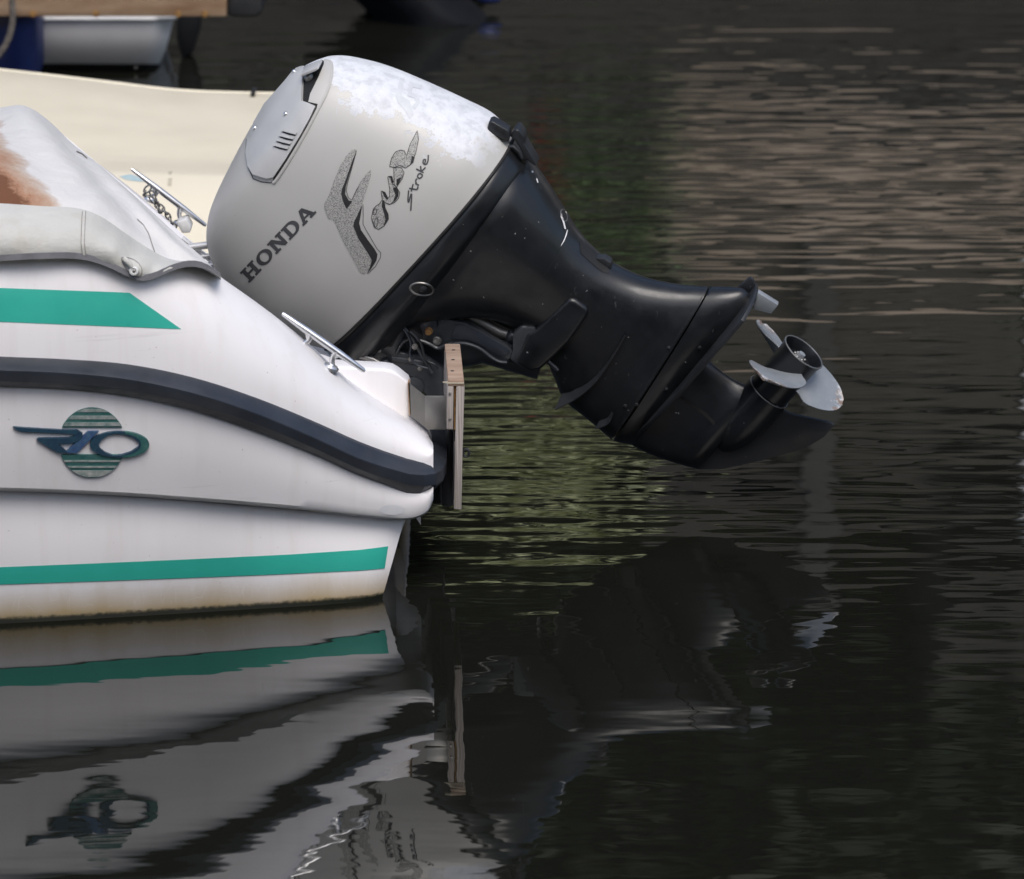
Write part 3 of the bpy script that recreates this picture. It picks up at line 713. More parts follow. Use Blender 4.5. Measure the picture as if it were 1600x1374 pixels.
# joint line, bolts, intake screen
part('joint_line', ribbon(T_leg, [(1104, 452), (1080, 492), (1050, 540), (1020, 588), (990, 635), (965, 676)], 1.6, .0012), M['black2'], leg)
part('joint_line', ribbon(T_leg, [(890, 356), (884, 375), (870, 400), (850, 430)], 1.4, .0012), M['black2'], leg)
T_gc = bvh(join(gc_vf, st_vf))
for (x, y, tr) in ((1039, 567, T_leg), (1041, 608, T_gc), (977, 634, T_leg), (995, 632, T_leg), (1093, 543, T_gc)):
    h, n = cast(tr, x, y); part('bolt_head', lathe(h-n*.001, n, [(0, .0045), (.004, .0045), (.005, .003)], 6), M['black2'], leg)
for k in range(5):
    part('intake_slot', sheet(T_gc, [[(1062+k*9, 622+k*6), (1066+k*9, 619+k*6), (1098+k*5, 640+k*5), (1095+k*5, 644+k*5)]], .0012, step=6), M['void'], gear)
# splash fins
def fin(inner, outer, w_in, w_out, name='splash_fin'):
    a = smooth_path([E(x, y, w_in) for x, y in inner], 16); b = smooth_path([E(x, y, w_out) for x, y in outer], 16)
    t = EV*.004
    rws = [[p+t for p in a], [p+t*.3 for p in b], [p-t*.3 for p in b], [p-t for p in a]]
    part(name, loft(rws+[rws[0]]), M['black2'], leg, smooth=50)
fin([(977, 523), (955, 556), (925, 592), (898, 612), (880, 617)], [(977, 524), (961, 553), (933, 594), (902, 622), (867, 641)], .055, .080)
fin([(955, 640), (948, 652), (938, 660)], [(958, 645), (950, 662), (930, 671)], .04, .06)
fin([(882, 622), (876, 626), (872, 634)], [(884, 622), (874, 634), (868, 641)], .0, .03)
# mount cover on the near side of the leg
mc = [(845, 507), (856, 497), (889, 466), (900, 470), (919, 484), (917, 496), (890, 535), (867, 558), (845, 578), (827, 583), (808, 570), (801, 562), (812, 545), (822, 520), (836, 516)]
part('mount_cover', prism([E(*p, .093) for p in mc], EW*-.06), M['black'], leg, bevel=.010, seg=3)
part('mount_cover', prism([E(*p, -.03) for p in mc], EW*-.07), M['black2'], leg, bevel=.008, seg=3)
# aft recess, grommets, latch
part('recess_shade', sheet(T_leg, [[(905, 377), (918, 386), (934, 399), (948, 412), (952, 428), (940, 425), (921, 409), (907, 396)]], .001, step=4), M['void'], leg)  # dark sheet paints the shade of a hollow; leg surface stays whole
part('recess_lug', prism([E(*p, .022) for p in [(930, 404), (944, 404), (955, 411), (955, 425), (945, 420)]], EW*-.03), M['black2'], leg, bevel=.003)
def oval(cx, cy, rx, ry, rot, n=28):
    return [(cx+math.cos(t)*rx*math.cos(rot)-math.sin(t)*ry*math.sin(rot), cy+math.cos(t)*rx*math.sin(rot)+math.sin(t)*ry*math.cos(rot)) for t in [2*math.pi*i/n for i in range(n)]]
g1 = part('grommet', sheet(T_tray, [oval(659, 451.5, 16, 8, .13)], .0015, step=5), M['void'], tray)
part('grommet_rim', ring([cast(T_tray, x, y)[0] for x, y in oval(659, 452, 18, 9.5, .13)], .0028, 8), M['dullsteel'], g1)
h, n = cast(T_tray, 661, 451); part('grommet_bolt', lathe(h, n, [(0, .008), (.004, .008), (.007, .004), (.007, .001)], 14), M['black2'], g1)
g2 = part('grommet', sheet(T_leg, [oval(881, 337, 3.6, 8, -.25, 18)], .0018, step=4), M['void'], leg)
part('grommet_rim', ring([cast(T_leg, x, y)[0] for x, y in oval(881, 337, 4.5, 9.5, -.25, 20)], .0018, 6), M['dullsteel'], g2)
z4 = lambda pts: zz(pts, 5.496, 740, 170)
part('paint_chip', sheet(T_leg, [z4([(752, 1165), (775, 1120), (800, 1040), (806, 1045), (796, 1090), (775, 1140), (745, 1185)])], .0012, step=4), M['white'], leg)
part('paint_chip', sheet(T_leg, [z4([(752, 900), (775, 970), (790, 1035), (778, 1035), (765, 985), (745, 930)])], .0012, step=4), M['white'], leg)
for p in ([(493, 535), (508, 535), (510, 552), (497, 552)], [(533, 598), (545, 606), (553, 636), (545, 640), (537, 618)]):
    part('paint_chip', sheet(T_leg, [z4(p)], .0012, step=4), M['white'], leg)
latch = part('latch', prism([E(*p, .045) for p in z4([(128, 120), (160, 108), (300, 190), (308, 245), (300, 290), (125, 205), (118, 165)])], EW*-.035), M['black2'], mot, bevel=.003)
for c in ((200, 165), (255, 190)):
    part('latch_hole', prism([E(x, y, .0465) for x, y in z4(oval(c[0], c[1]+4, 20, 15, .5, 14))], EW*-.006), M['void'], latch)
part('latch_lever', prism([E(*p, .030) for p in z4([(330, 210), (355, 180), (385, 183), (420, 230), (438, 270), (432, 300), (475, 370), (545, 490), (520, 492), (455, 440), (440, 460), (415, 440), (400, 350), (350, 270), (310, 240)])], EW*-.05), M['black2'], latch, bevel=.003)
part('latch_hook', tube([E(*p, .034) for p in z4([(300, 330), (340, 325), (390, 370), (415, 430)])], [.004, .006, .006, .004], 8), M['black2'], latch)
part('latch_pocket_shade', sheet(bvh(join(tray_vf, mid_vf)), [z4([(310, 375), (345, 335), (390, 375), (415, 465), (360, 425)])], .001, step=4), M['void'], latch)  # black sheet paints the shade in the latch pocket; nothing is hollowed out
# lettering on the cowl: slab serif name
def slab():
    """outer loops and holes of the five letters in a 0..1 high cell"""
    s, k = .22, .16
    H = [[(0, 0), (.42, 0), (.42, k), (.32, k), (.32, .42), (.62, .42), (.62, k), (.52, k), (.52, 0), (.94, 0), (.94, k), (.84, k), (.84, 1-k), (.94, 1-k), (.94, 1), (.52, 1), (.52, 1-k), (.62, 1-k), (.62, .58), (.32, .58), (.32, 1-k), (.42, 1-k), (.42, 1), (0, 1), (0, 1-k), (.10, 1-k), (.10, k), (0, k)]]
    O = [ell(.47, .5, .47, .51, 0, 348, 24), ell(.47, .5, .235, .34, 0, 348, 20)]
    N = [[(0, 0), (.38, 0), (.38, k), (.28, k), (.28, .66), (.66, 0), (.86, 0), (.86, 1-k), (.96, 1-k), (.96, 1), (.58, 1), (.58, 1-k), (.68, 1-k), (.68, .40), (.34, 1), (0, 1), (0, 1-k), (.09, 1-k), (.09, k), (0, k)]]
    D = [[(0, 0), (.5, 0)]+ell(.48, .5, .44, .5, -85, 85, 16)+[(.5, 1), (0, 1), (0, 1-k), (.10, 1-k), (.10, k), (0, k)], [(.32, k), (.46, k)]+ell(.46, .5, .23, .34, -85, 85, 12)+[(.46, 1-k), (.32, 1-k)]]
    A = [[(0, 0), (.36, 0), (.36, k), (.28, k), (.32, .27), (.62, .27), (.66, k), (.57, k), (.57, 0), (1.0, 0), (1.0, k), (.91, k), (.60, 1), (.36, 1), (.08, k), (0, k)], [(.37, .41), (.57, .41), (.47, .74)]]
    return [(H, 1.0), (O, 1.0), (N, 1.0), (D, .98), (A, 1.0)]
bd = Vector((105, -110)); L = bd.length; bd.normalize()
up_ = Vector((-.70, -.71)); hgt = 22.; x = 0; tot = sum(w_ for _, w_ in slab())+.02*4
sc_ = L/tot; org = Vector((390, 442))
for loops, w_ in slab():
    part('letter', sheet(T_cowl, [[tuple(org+bd*((x+p[0])*sc_)+up_*(p[1]*hgt)) for p in lp] for lp in loops], .0009, step=5), M['honda'], cowl)
    x += w_+.02
# script lettering
z8 = lambda pts: zz(pts, 5.727, 480, 200)
Fp = [(400, 195), (425, 190), (440, 200), (420, 260), (380, 380), (340, 500), (312, 560), (330, 640), (355, 705), (400, 650), (430, 570), (470, 490), (520, 420), (568, 372), (572, 420), (545, 520), (510, 620), (480, 720), (430, 830), (418, 880), (460, 980), (530, 1090), (580, 1170), (560, 1250), (515, 1305), (480, 1298), (430, 1210), (380, 1120), (330, 1030), (290, 940), (255, 860), (225, 815), (190, 815), (152, 725), (152, 680), (200, 590), (240, 470), (300, 330), (350, 250)]
part('script_letter', sheet(T_cowl, [z8(Fp)], .0008, step=5), M['stipple'], cowl)
for p in ([(442, 205), (428, 262), (385, 395), (348, 520), (340, 590), (372, 648), (405, 655), (355, 726), (325, 665), (304, 590), (315, 540), (348, 455), (402, 300)],
          [(492, 690), (478, 790), (466, 850), (482, 912), (542, 1000), (602, 1080), (630, 1130), (620, 1185), (570, 1262), (535, 1302), (560, 1250), (580, 1182), (540, 1112), (460, 990), (413, 880), (420, 840), (450, 780)],
          [(685, 660), (697, 705), (728, 770), (731, 815), (690, 876), (686, 868), (700, 820), (690, 770), (668, 700), (672, 652)], [(668, 560), (700, 575), (728, 632), (716, 642), (690, 615)],
          [(790, 530), (812, 545), (818, 605), (795, 645), (752, 678), (770, 655), (790, 600), (768, 540)], [(722, 432), (760, 430), (775, 485), (755, 495), (745, 450)], [(800, 460), (845, 440), (820, 500), (800, 520)], [(935, 250), (962, 265), (950, 310), (918, 335), (930, 290)]):
    part('script_shadow', sheet(T_cowl, [z8(p)], .0014, step=5), M['ink'], cowl)
for p in ([(620, 695), (645, 680), (672, 640), (690, 655), (700, 720), (722, 775), (725, 820), (690, 875), (640, 906), (602, 890), (575, 805), (592, 725)], [(672, 640), (660, 562), (690, 590), (718, 640), (738, 610), (738, 540), (720, 440), (745, 430), (765, 500), (800, 530), (830, 580), (820, 625), (785, 665), (735, 685), (690, 665)],
          [(775, 360), (840, 352), (868, 400), (850, 455), (820, 500), (800, 535), (778, 500)], [(738, 345), (755, 270), (790, 215), (835, 198), (870, 205), (888, 250), (920, 150), (985, 25), (997, 100), (970, 230), (930, 325), (880, 360), (830, 335), (780, 355)]):
    part('script_letter', sheet(T_cowl, [z8(p)], .0008, step=5), M['stipple'], cowl)
    part('script_outline', ribbon(T_cowl, z8(p), .9, .0013, 3, True), M['ink'], cowl)
part('script_outline', ribbon(T_cowl, z8([(500, 680), (502, 780), (500, 860), (515, 890), (570, 985), (625, 1080), (660, 1115), (655, 1160), (610, 1240), (540, 1305)]), .8, .0013, 3), M['ink'], cowl)
part('script_outline', ribbon(T_cowl, z8([(442, 205), (400, 360), (360, 500), (350, 560), (370, 625), (400, 645), (425, 590), (462, 525)]), .8, .0013, 3), M['ink'], cowl)
for c in ((607, 750, 15, 26), (617, 845, 16, 40)): part('script_outline', ribbon(T_cowl, z8(oval(c[0], c[1], c[2], c[3], .15, 16)), .9, .0014, 3, True), M['ink'], cowl)
o8, d8, u8 = Vector((918, 738)), Vector((.345, -.938)), Vector((-.938, -.345))
GL = [(0, 150, [[(0, -.15), (.35, .1), (.8, .42), (.95, .62), (.7, .60), (.45, .55), (.6, .8), (1.1, 1.15)]]), (178, 60, [[(.1, 1.2), (.35, .1), (.8, .1)], [(-.25, .75), (.9, .85)]]), (232, 60, [[(.1, .0), (.2, .62)], [(.2, .45), (.6, .68), (.95, .6)]]),
      (292, 60, [[(.5, 0), (.1, .3), (.35, .66), (.8, .5), (.75, .1), (.5, 0)]]), (352, 68, [[(.1, 0), (.25, 1.2)], [(.8, .75), (.25, .38), (.85, .0)]]), (424, 66, [[(.1, .3), (.75, .38), (.6, .66), (.2, .5), (.2, .1), (.7, 0), (1.5, .25)]])]
for x0, wd, strokes in GL:
    for st_ in strokes:
        pts = [tuple(o8+d8*(x0+a*wd)+u8*(b*62)) for a, b in st_]
        if len(pts) > 2: pts = [tuple(q) for q in smooth_path(pts, 5*len(pts))]
        part('script_stroke', ribbon(T_cowl, z8(pts), 2.3, .0012, 2.5), M['honda'], cowl)
# worn number on the aft face
part('faded_number', sheet(T_cowl, [[(618, 150), (625, 122), (632, 124), (627, 150), (640, 158), (646, 180), (640, 186), (632, 172), (622, 160)]], .0008, step=5), M['faint'], cowl)
part('faded_number', sheet(T_cowl, [[(640, 128), (660, 134), (658, 140), (645, 137), (643, 145), (655, 150), (656, 162), (648, 172), (644, 166), (650, 160), (647, 154), (636, 150)]], .0008, step=5), M['faint'], cowl)
# ---- propeller
prop = part('propeller', lathe(A0, AX, [(.004, .044), (.004, .0475), (.03, .0480), (AL*.6, .0480), (AL-.012, .0495), (AL, .0525), (AL+.001, .0500), (AL-.012, .0455), (AL-.05, .044)], 40, True, False), M['black'], mot, smooth=45)
hub = part('hub_end', lathe(A0, AX, [(AL-.05, .0455), (AL-.05, .034), (AL-.022, .033), (AL-.018, .030), (AL-.03, .028), (AL-.03, .001)], 32, False, True), M['black2'], prop)
part('hub_lip', ring([A0+AX*(AL)+(EV*math.cos(t)+EW*math.sin(t))*.0512 for t in [2*math.pi*i/40 for i in range(40)]], .0018, 8), M['dullsteel'], prop)
part('propeller_nut', join(lathe(A0, AX, [(AL-.03, .014), (AL-.016, .014), (AL-.014, .011), (AL-.004, .009), (AL-.002, .002)], 6)), M['blade'], prop, smooth=20)
for k in range(6): 
    t = 2*math.pi*k/6; part('nut_lug', sphere(A0+AX*(AL-.014)+(EV*math.cos(t)+EW*math.sin(t))*.013, .0042, seg=8, rn=5), M['dullsteel'], prop)
part('base_ring', ring([A0+AX*.001+(EV*math.cos(t)+EW*math.sin(t))*.0508 for t in [2*math.pi*i/40 for i in range(40)]], .0015, 6), M['dullsteel'], prop)
def blade(rv, rw, skew=0.0):
    rd = (EV*rv+EW*rw).normalized(); td = (EV*rw-EW*rv).normalized()
    NR, NC = 16, 14; rows_f, rows_b = [], []; st = []
    for i in range(NR):
        q = i/(NR-1.); r = lerp(.044, .148, q)
        pit = math.atan2(.20, 2*math.pi*max(r, .05))
        half = .073*math.sqrt(max(0.0, 1-((q-.45)/.555)**2)) if q > .45 else lerp(.044, .073, ss(0, .45, q))
        half = max(half, .003)
        rf, rb = [], []
        for j in range(NC+1):
            c = lerp(-1, 1, j/NC); s = c*half+.010*q
            ang = s*math.cos(pit)/r
            dirn = rd*math.cos(ang)+td*math.sin(ang)
            ax = .070+s*-math.sin(pit)+.006*q+.006*(c*c)
            th = .0062*(1-.72*q)*(1-abs(c)**2.5)+.0009
            p = A0+AX*ax+dirn*r; nrm = AX*math.cos(pit)+td*math.sin(pit)
            rf.append(p+nrm*th); rb.append(p-nrm*th); st.append((max(q*.85, abs(c)*.70*q+.12), q, c))
        rows_f.append(rf+rb[::-1])
    st2 = []
    for i in range(NR):
        seg_ = st[i*(NC+1):(i+1)*(NC+1)]; st2 += seg_+seg_[::-1]
    part('blade', loft(rows_f, True, True, True), M['blade'], prop, smooth=50, attr={'st': st2})
for a in (191, 71, 311): blade(math.cos(R(a)), math.sin(R(a)))
# ---- clamp and swivel brackets
z6 = lambda pts: zz(pts, 4.58, 640, 460)
z1 = lambda pts: zz(pts, 6.868, 540, 430)
br = part('swivel_arm', prism([E(*p, .085) for p in z6([(95, 345), (130, 330), (170, 365), (205, 385), (250, 368), (330, 350), (410, 352), (500, 385), (580, 445), (640, 480), (695, 486), (722, 460), (738, 412), (690, 370), (600, 320), (520, 270), (400, 205), (310, 190), (240, 165), (150, 170), (90, 230)])], EW*-.02), M['bracket'], mot, bevel=.004)
rim = z6([(205, 392), (250, 372), (330, 352), (410, 354), (500, 387), (580, 448), (640, 482), (697, 488)])
part('arm_rim', tube([E(x, y, .09) for x, y in smooth_path(rim, 24)], .0038, 8), M['bracket'], br)
part('arm_panel', prism([E(*p, .088) for p in z6([(290, 320), (330, 222), (400, 220), (540, 290), (640, 350), (718, 405), (690, 440), (645, 448), (590, 420), (500, 360), (410, 330)])], EW*-.004), M['rubber'], br, bevel=.0015)
part('swivel_arm', prism([E(*p, -.07) for p in z6([(95, 345), (205, 385), (330, 350), (500, 385), (640, 480), (722, 460), (690, 370), (520, 270), (310, 190), (90, 230)])], EW*-.02), M['bracket'], mot, bevel=.004)
part('tilt_ram', tube([E(x, y, .045) for x, y in z6([(285, 60), (330, 75), (420, 150), (640, 270), (745, 300)])], [.010, .0135, .0145, .0145, .011], 14), M['dullsteel'], mot)
part('ram_end', sphere(E(*z6([(735, 300)])[0], .05), .016), M['bracket'], mot)
part('hinge_block', prism([E(*p, .09) for p in z6([(735, 290), (800, 225), (850, 235), (900, 240), (905, 400), (880, 560), (840, 550), (760, 500), (715, 470), (735, 400)])], EW*-.15), M['bracket'], mot, bevel=.006)
part('clamp_bracket', prism([E(*p, .105) for p in z1([(285, 880), (500, 520), (590, 560), (640, 640), (560, 830), (720, 860), (860, 880), (960, 960), (1040, 1040), (1050, 1310), (900, 1330), (700, 1100), (520, 1020), (330, 1000)])], EW*-.02), M['bracket'], mot, bevel=.004)
part('clamp_bracket', prism([E(*p, -.085) for p in z1([(285, 880), (500, 520), (640, 640), (860, 880), (1040, 1040), (1050, 1310), (700, 1100), (330, 1000)])], EW*-.02), M['bracket'], mot, bevel=.004)
part('bracket_slot', prism([E(*p, .1062) for p in z1([(430, 700), (470, 630), (540, 620), (560, 660), (500, 770), (440, 775)])], EW*-.002), M['void'], mot, bevel=.0005)
part('bracket_boss', lathe(E(*z1([(430, 950)])[0], .10), EW, [(0, .014), (.012, .014), (.014, .011), (.010, .008), (.010, .001)], 20), M['bracket'], mot)
part('bracket_lug', prism([E(*p, .098) for p in z1([(790, 560), (815, 400), (960, 400), (985, 570), (930, 640), (880, 660), (830, 620)])], EW*-.014), M['rubber'], mot, bevel=.003)
for (x, y, r_, mt) in ((895, 595, .0072, 'gold'), (985, 700, .0080, 'dullsteel')):
    part('bracket_bolt', lathe(E(*z1([(x, y)])[0], .096), EW, [(0, r_*1.25), (.004, r_*1.25), (.005, r_), (.011, r_), (.012, r_*.3)], 12), M[mt], mot)
part('cross_tube', tube([E(*z1([(500, 890)])[0], .10), E(*z1([(840, 940)])[0], .10)], .009, 12), M['bracket'], mot)
part('cable', tube(smooth_path([E(x, y, .115) for x, y in z1([(620, 560), (700, 650), (770, 780), (830, 880), (900, 990), (930, 1050)])], 22), .0042, 8), M['bracket'], mot)
part('cable', tube(smooth_path([E(x, y, .12) for x, y in z1([(690, 600), (800, 720), (860, 900), (960, 960), (985, 1010)])], 22), .0030, 8), M['black'], mot)
part('cable', tube(smooth_path([E(x, y, .11) for x, y in z1([(545, 840), (600, 740), (670, 690), (790, 700), (900, 740), (985, 785), (1060, 760), (1150, 735)])], 26), .0042, 8), M['bracket'], mot)
part('steering_rod', tube([E(*z1([(-60, 800)])[0], .13), E(*z1([(300, 910)])[0], .13), E(*z1([(470, 1010)])[0], .13)], .0072, 12), M['dullsteel'], mot)
part('tilt_motor', lathe(E(*z1([(740, 1180)])[0], .10), EW, [(-.08, .022), (0, .024), (.008, .022), (.012, .014), (.013, .001)], 20), M['bracket'], mot)
part('swivel_housing', tube([E(640, 500, 0), E(700, 540, 0), E(760, 530, 0), E(850, 560, 0)], [.05, .06, .055, .05], 14), M['bracket'], mot)
part('bracket_base', prism([E(*p, .09) for p in z1([(600, 1010), (900, 960), (1060, 1060), (1060, 1340), (900, 1340), (700, 1150)])], EW*-.17), M['bracket'], mot, bevel=.01)
part('hinge_pin', tube([E(864, 572, .05), E(848, 558, .05), E(872, 578, .05)], .006, 8), M['bracket'], mot)
for x in (812, 822, 832): part('wire', tube(smooth_path([E(x, 503, .05), E(x-2, 515, .055), E(x-10, 532, .05)], 8), .0024, 6), M['dullsteel' if x == 812 else 'black'], mot)

for (x, y) in ((360, 800), (560, 560), (700, 900), (800, 1000), (640, 1080)):
    part('bracket_bolt', lathe(E(*z1([(x, y)])[0], .107), EW, [(0, .0062), (.004, .0062), (.005, .0045), (.0055, .001)], 6), M['dullsteel'], mot, smooth=20)
part('cable', tube(smooth_path([E(x, y, .122) for x, y in z1([(560, 520), (640, 600), (700, 740), (690, 860), (760, 960), (880, 1000)])], 22), .0026, 8), M['rubber'], mot)
part('hose_clip', lathe(E(*z1([(745, 760)])[0], .118), EW, [(0, .007), (.006, .007), (.007, .004), (.007, .001)], 12), M['dullsteel'], mot)

# ================================================================== AUXILIARY BRACKET with plywood pads
aux = thing('motor_mounting_bracket', 'steel bracket with weathered plywood pads bolted behind the white stern', 'bracket', tuple(at(705, 700, 8.9)))
def slab_px(poly, Y, dep):   # runs back along the transom
    return prism([at(x, y, Y) for x, y in poly], Vector((-.012, dep, 0)))
part('mounting_plate', prism([at(x, y, 8.79) for x, y in [(638, 598), (664, 619), (664, 668), (641, 650)]], (0, .004, 0)), M['dullsteel'], aux)
part('mounting_plate', prism([at(x, y, 8.79) for x, y in [(663, 619), (702, 619), (704, 672), (668, 672), (663, 667)]], (0, .004, 0)), M['dullsteel'], aux, bevel=.0012)
part('plate_edge', prism([at(x, y, 8.79) for x, y in [(637, 599), (640, 597), (642, 648), (639, 650)]], (0, .03, 0)), M['timber'], aux)
inner_b_ = slab_px([(699.5, 604), (709, 604), (708, 672), (698, 671)], 8.72, .33)
board1 = part('plywood_pad', inner_b_, M['ply'], aux, bevel=.002)
board2 = part('plywood_pad', slab_px([(713, 604), (726, 604), (723, 700), (721, 797), (709, 796), (711, 700)], 8.72, .33), M['ply'], aux, bevel=.002)
part('plywood_cap', slab_px([(700, 594), (725, 594), (725.5, 604), (700, 604)], 8.72, .33), M['plytop'], aux, bevel=.0025)
for yy in (8.80, 8.90, 8.99): part('screw_hole', lathe(Vector((at(706, 594, 8.72).x, yy, at(712, 594, 8.72).z)), Vector((0, 0, 1)), [(-.002, .004), (.0006, .004)], 10), M['void'], aux)
part('ply_layer', slab_px([(700.5, 598), (725, 598), (725, 600), (700.5, 600)], 8.7185, .01), M['creamdark'], aux)
part('pad_gap', slab_px([(708.5, 604), (713.5, 604), (712, 690), (709.5, 690)], 8.735, .30), M['void'], aux)
part('brass_rod', tube([at(711, 604, 8.728), at(710.5, 671, 8.728)], .0022, 8), M['gold'], aux)
part('hinge_bracket', slab_px([(699, 674), (708, 674), (708, 792), (690, 792), (690, 700), (697, 690)], 8.86, .15), M['black2'], aux, bevel=.004)
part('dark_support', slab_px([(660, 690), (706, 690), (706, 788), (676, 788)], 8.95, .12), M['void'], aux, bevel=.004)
part('eye_bolt', ring([at(728+math.cos(t)*5, 708+math.sin(t)*6, 8.80) for t in [2*math.pi*i/16 for i in range(16)]], .0028, 8), M['black2'], aux)
for (x, y) in ((703, 615), (703, 655)):
    part('screw_head', lathe(at(x, y, 8.719), Vector((0, -1, .1)), [(0, .003), (.0015, .0028), (.002, .001)], 10), M['dullsteel'], aux)

# ================================================================== OTHER BOATS
def boat_shell(sections, closed=False): return loft(sections)
cb = thing('cream_boat', 'cream boat moored behind the silver motor cowl, with notched gunwale', 'boat', tuple(at(200, 420, 11.1)))
xs_ = list(range(-700, 541, 20))
gt = curve_fn([(-700, 40), (-300, 82), (0, 110), (150, 127), (280, 142), (400, 146.5), (540, 147)])
def cr(fy, Y, dz=0): return [at(x, fy(x), Y(x)) for x in xs_]
endr = lambda x: .22*ss(430, 540, x)**2
L1 = [cr(lambda x: gt(x)+14, lambda x: 12.45+endr(x)), cr(lambda x: gt(x), lambda x: 12.36+endr(x)), cr(lambda x: gt(x)+3, lambda x: 12.28+endr(x)), cr(lambda x: lerp(gt(x), 262+.03*x, .25), lambda x: 12.02+endr(x)),
      cr(lambda x: lerp(gt(x), 262+.03*x, .5), lambda x: 11.76+.05*ss(-200, 340, x)+endr(x)), cr(lambda x: lerp(gt(x), 262+.03*x, .70), lambda x: 11.60-.02*ss(0, 300, x)+endr(x)), cr(lambda x: lerp(gt(x), 262+.03*x, .80), lambda x: 11.53+endr(x)), cr(lambda x: lerp(gt(x), 262+.03*x, .93), lambda x: 11.32+endr(x)),
      cr(lambda x: 261+.03*x, lambda x: 11.24+endr(x)), cr(lambda x: 268+.03*x, lambda x: 11.195+endr(x)), cr(lambda x: 330+.03*x, lambda x: 11.02+endr(x)), cr(lambda x: 420+.02*x, lambda x: 10.82+endr(x)), cr(lambda x: 585, lambda x: 10.84+endr(x))]
crm = L1
part('hull', loft(crm), M['cream'], cb, smooth=40)
part('stern_panel', loft([[r[-1] for r in crm], [r[-1]+Vector((0, .3, 0)) for r in crm]]), M['cream'], cb)
T_cb = bvh(loft(crm))
part('gunwale_notch', prism_px([(391, 145.8), (399, 145.8), (397, 152), (393, 152)], 12.25, .1), M['void'], cb, bevel=.002)
part('drain_mark', sheet(T_cb, [[(263, 269), (270, 268), (268, 291), (262, 291)]], .001, step=8), M['creamdark'], cb)
part('blue_mark', sheet(T_cb, [[(186, 276), (205, 273), (216, 277), (230, 280), (226, 285), (206, 283), (196, 281)]], .001, step=6), surf('pale_blue_print', (.28, .42, .46), (.45, .52, .50), 30, .5), cb)
part('gunwale_trim', tube([p+Vector((0, .01, -.004)) for p in L1[1]], .008, 8), M['cream'], cb)

dg = thing('white_dinghy', 'small white dinghy with black bottom moored beyond the cream boat', 'dinghy', tuple(atz(160, 108)))
Yd = 15.1
def drow(f, dY): return [at(x, f(x), Yd+dY+(.25*ss(238, 272, x)**3 if x > 238 else 0)) for x in [-140+i*14 for i in range(28)]+[255, 258]]
dl = curve_fn([(-150, 22), (60, 28), (200, 29), (275, 29)]); 
def skew(f, k): return lambda x: f(x)
rows = []
for q, xe in ((0, 273), (.03, 272.5), (.06, 270), (.10, 269), (.4, 265), (.7, 259), (.95, 251), (1, 249)):
    r = []
    for i in range(30):
        t = i/29.; x = lerp(-140, xe, t); yb = 98.5+2*t
        y = lerp(26, yb, q)
        r.append(at(x, y, Yd-.02*(.03 < q < .08)+.10*q*q+.12*ss(.93, 1, t)**2))
    r.append(r[-1]+Vector((-.02, .5, 0))); rows.append(r)
part('hull', loft(rows), M['white'], dg, smooth=40)
rows2 = [rows[-1], [p+Vector((-.004, .03, -.02)) for p in rows[-1]], [Vector((p.x-.03, p.y+.06, -.05)) for p in rows[-1]]]
part('black_bottom', loft(rows2), M['boot'], dg, smooth=40)
part('gunwale', tube([p+Vector((0, -.004, .0)) for p in rows[0][:-1]], .012, 8), M['white'], dg)
part('drain_plug', sphere(at(212, 106, Yd+.09), .005), M['dullsteel'], dg)
part('outboard_leg', prism_px([(276, 20), (312, 20), (310, 52), (300, 84), (284, 92), (276, 60)], 15.5, .12), M['darkhull'], dg, bevel=.004)

bb = thing('blue_boat', 'dark blue boat hull at the left edge beyond the cream boat', 'boat', tuple(atz(20, 112)))
rows = []
for q in (0, .2, .5, .8, 1, 1.2):
    r = []
    for i in range(16):
        t = i/15.; x = lerp(-300, 57, t); y = lerp(15, 112, q); r.append(at(x, y, 14.5+.06*q+.10*ss(.86, 1, t)**2))
    r.append(r[-1]+Vector((-.03, .6, 0))); rows.append(r)
part('hull', loft(rows), M['blue'], bb, smooth=40)
part('rubbing_strip', tube([p+Vector((0, -.01, 0)) for p in rows[0][:-1]], .02, 8), M['boot'], bb)

jt = thing('timber_jetty', 'rust stained timber jetty beam across the top left corner', 'jetty', tuple(at(100, 20, 14.0)))
beam = [at(-400, 26, 14.0), at(354, 26.5, 14.0), at(354, -14, 14.0), at(-400, -14, 14.0)]
part('edge_beam', prism(beam, (0, .12, 0)), M['timber'], jt, bevel=.006)
zt = beam[2].z
for i in range(14):
    x1 = beam[1].x-i*.145
    part('deck_plank', box((x1-.14, 14.0-.02, zt+.002), (x1, 14.3, zt+.03)), M['timber'], jt, bevel=.003)
part('end_fender', prism([at(x, y, 14.02) for x, y in [(355, -14), (408, -14), (410, 20), (400, 27), (362, 27), (355, 22)]], (0, .3, 0)), M['boot'], jt, bevel=.02, seg=3)
for X_ in (beam[1].x-1.45, beam[1].x-2.6): part('pile', tube([Vector((X_, 14.4, -.6)), Vector((X_, 14.4, zt))], .07, 14), M['darkhull'], jt)
for i, xx in enumerate((52, 150, 278, 320)): part('rusty_bolt', lathe(at(xx, 22, 13.998), Vector((0, -1, 0)), [(0, .012), (.004, .011), (.005, .002)], 10), M['gold'], jt)
rp = thing('mooring_rope', 'old twisted rope hanging in front of the blue hull', 'rope', tuple(at(12, 40, 13.95)))
rpath = smooth_path([at(x, y, 13.93) for x, y in [(19, -20), (19, 5), (20, 28), (15, 55), (4, 78), (-14, 96), (-50, 110)]], 60)
for s in range(3):
    pts = []
    for i, p in enumerate(rpath):
        d = (rpath[min(i+1, 59)]-rpath[max(i-1, 0)]); x, y = frame(d); a = i*.75+s*2.094; pts.append(p+(x*math.cos(a)+y*math.sin(a))*.0055)
    part('strand', tube(pts, .006, 7), M['rope'], rp)

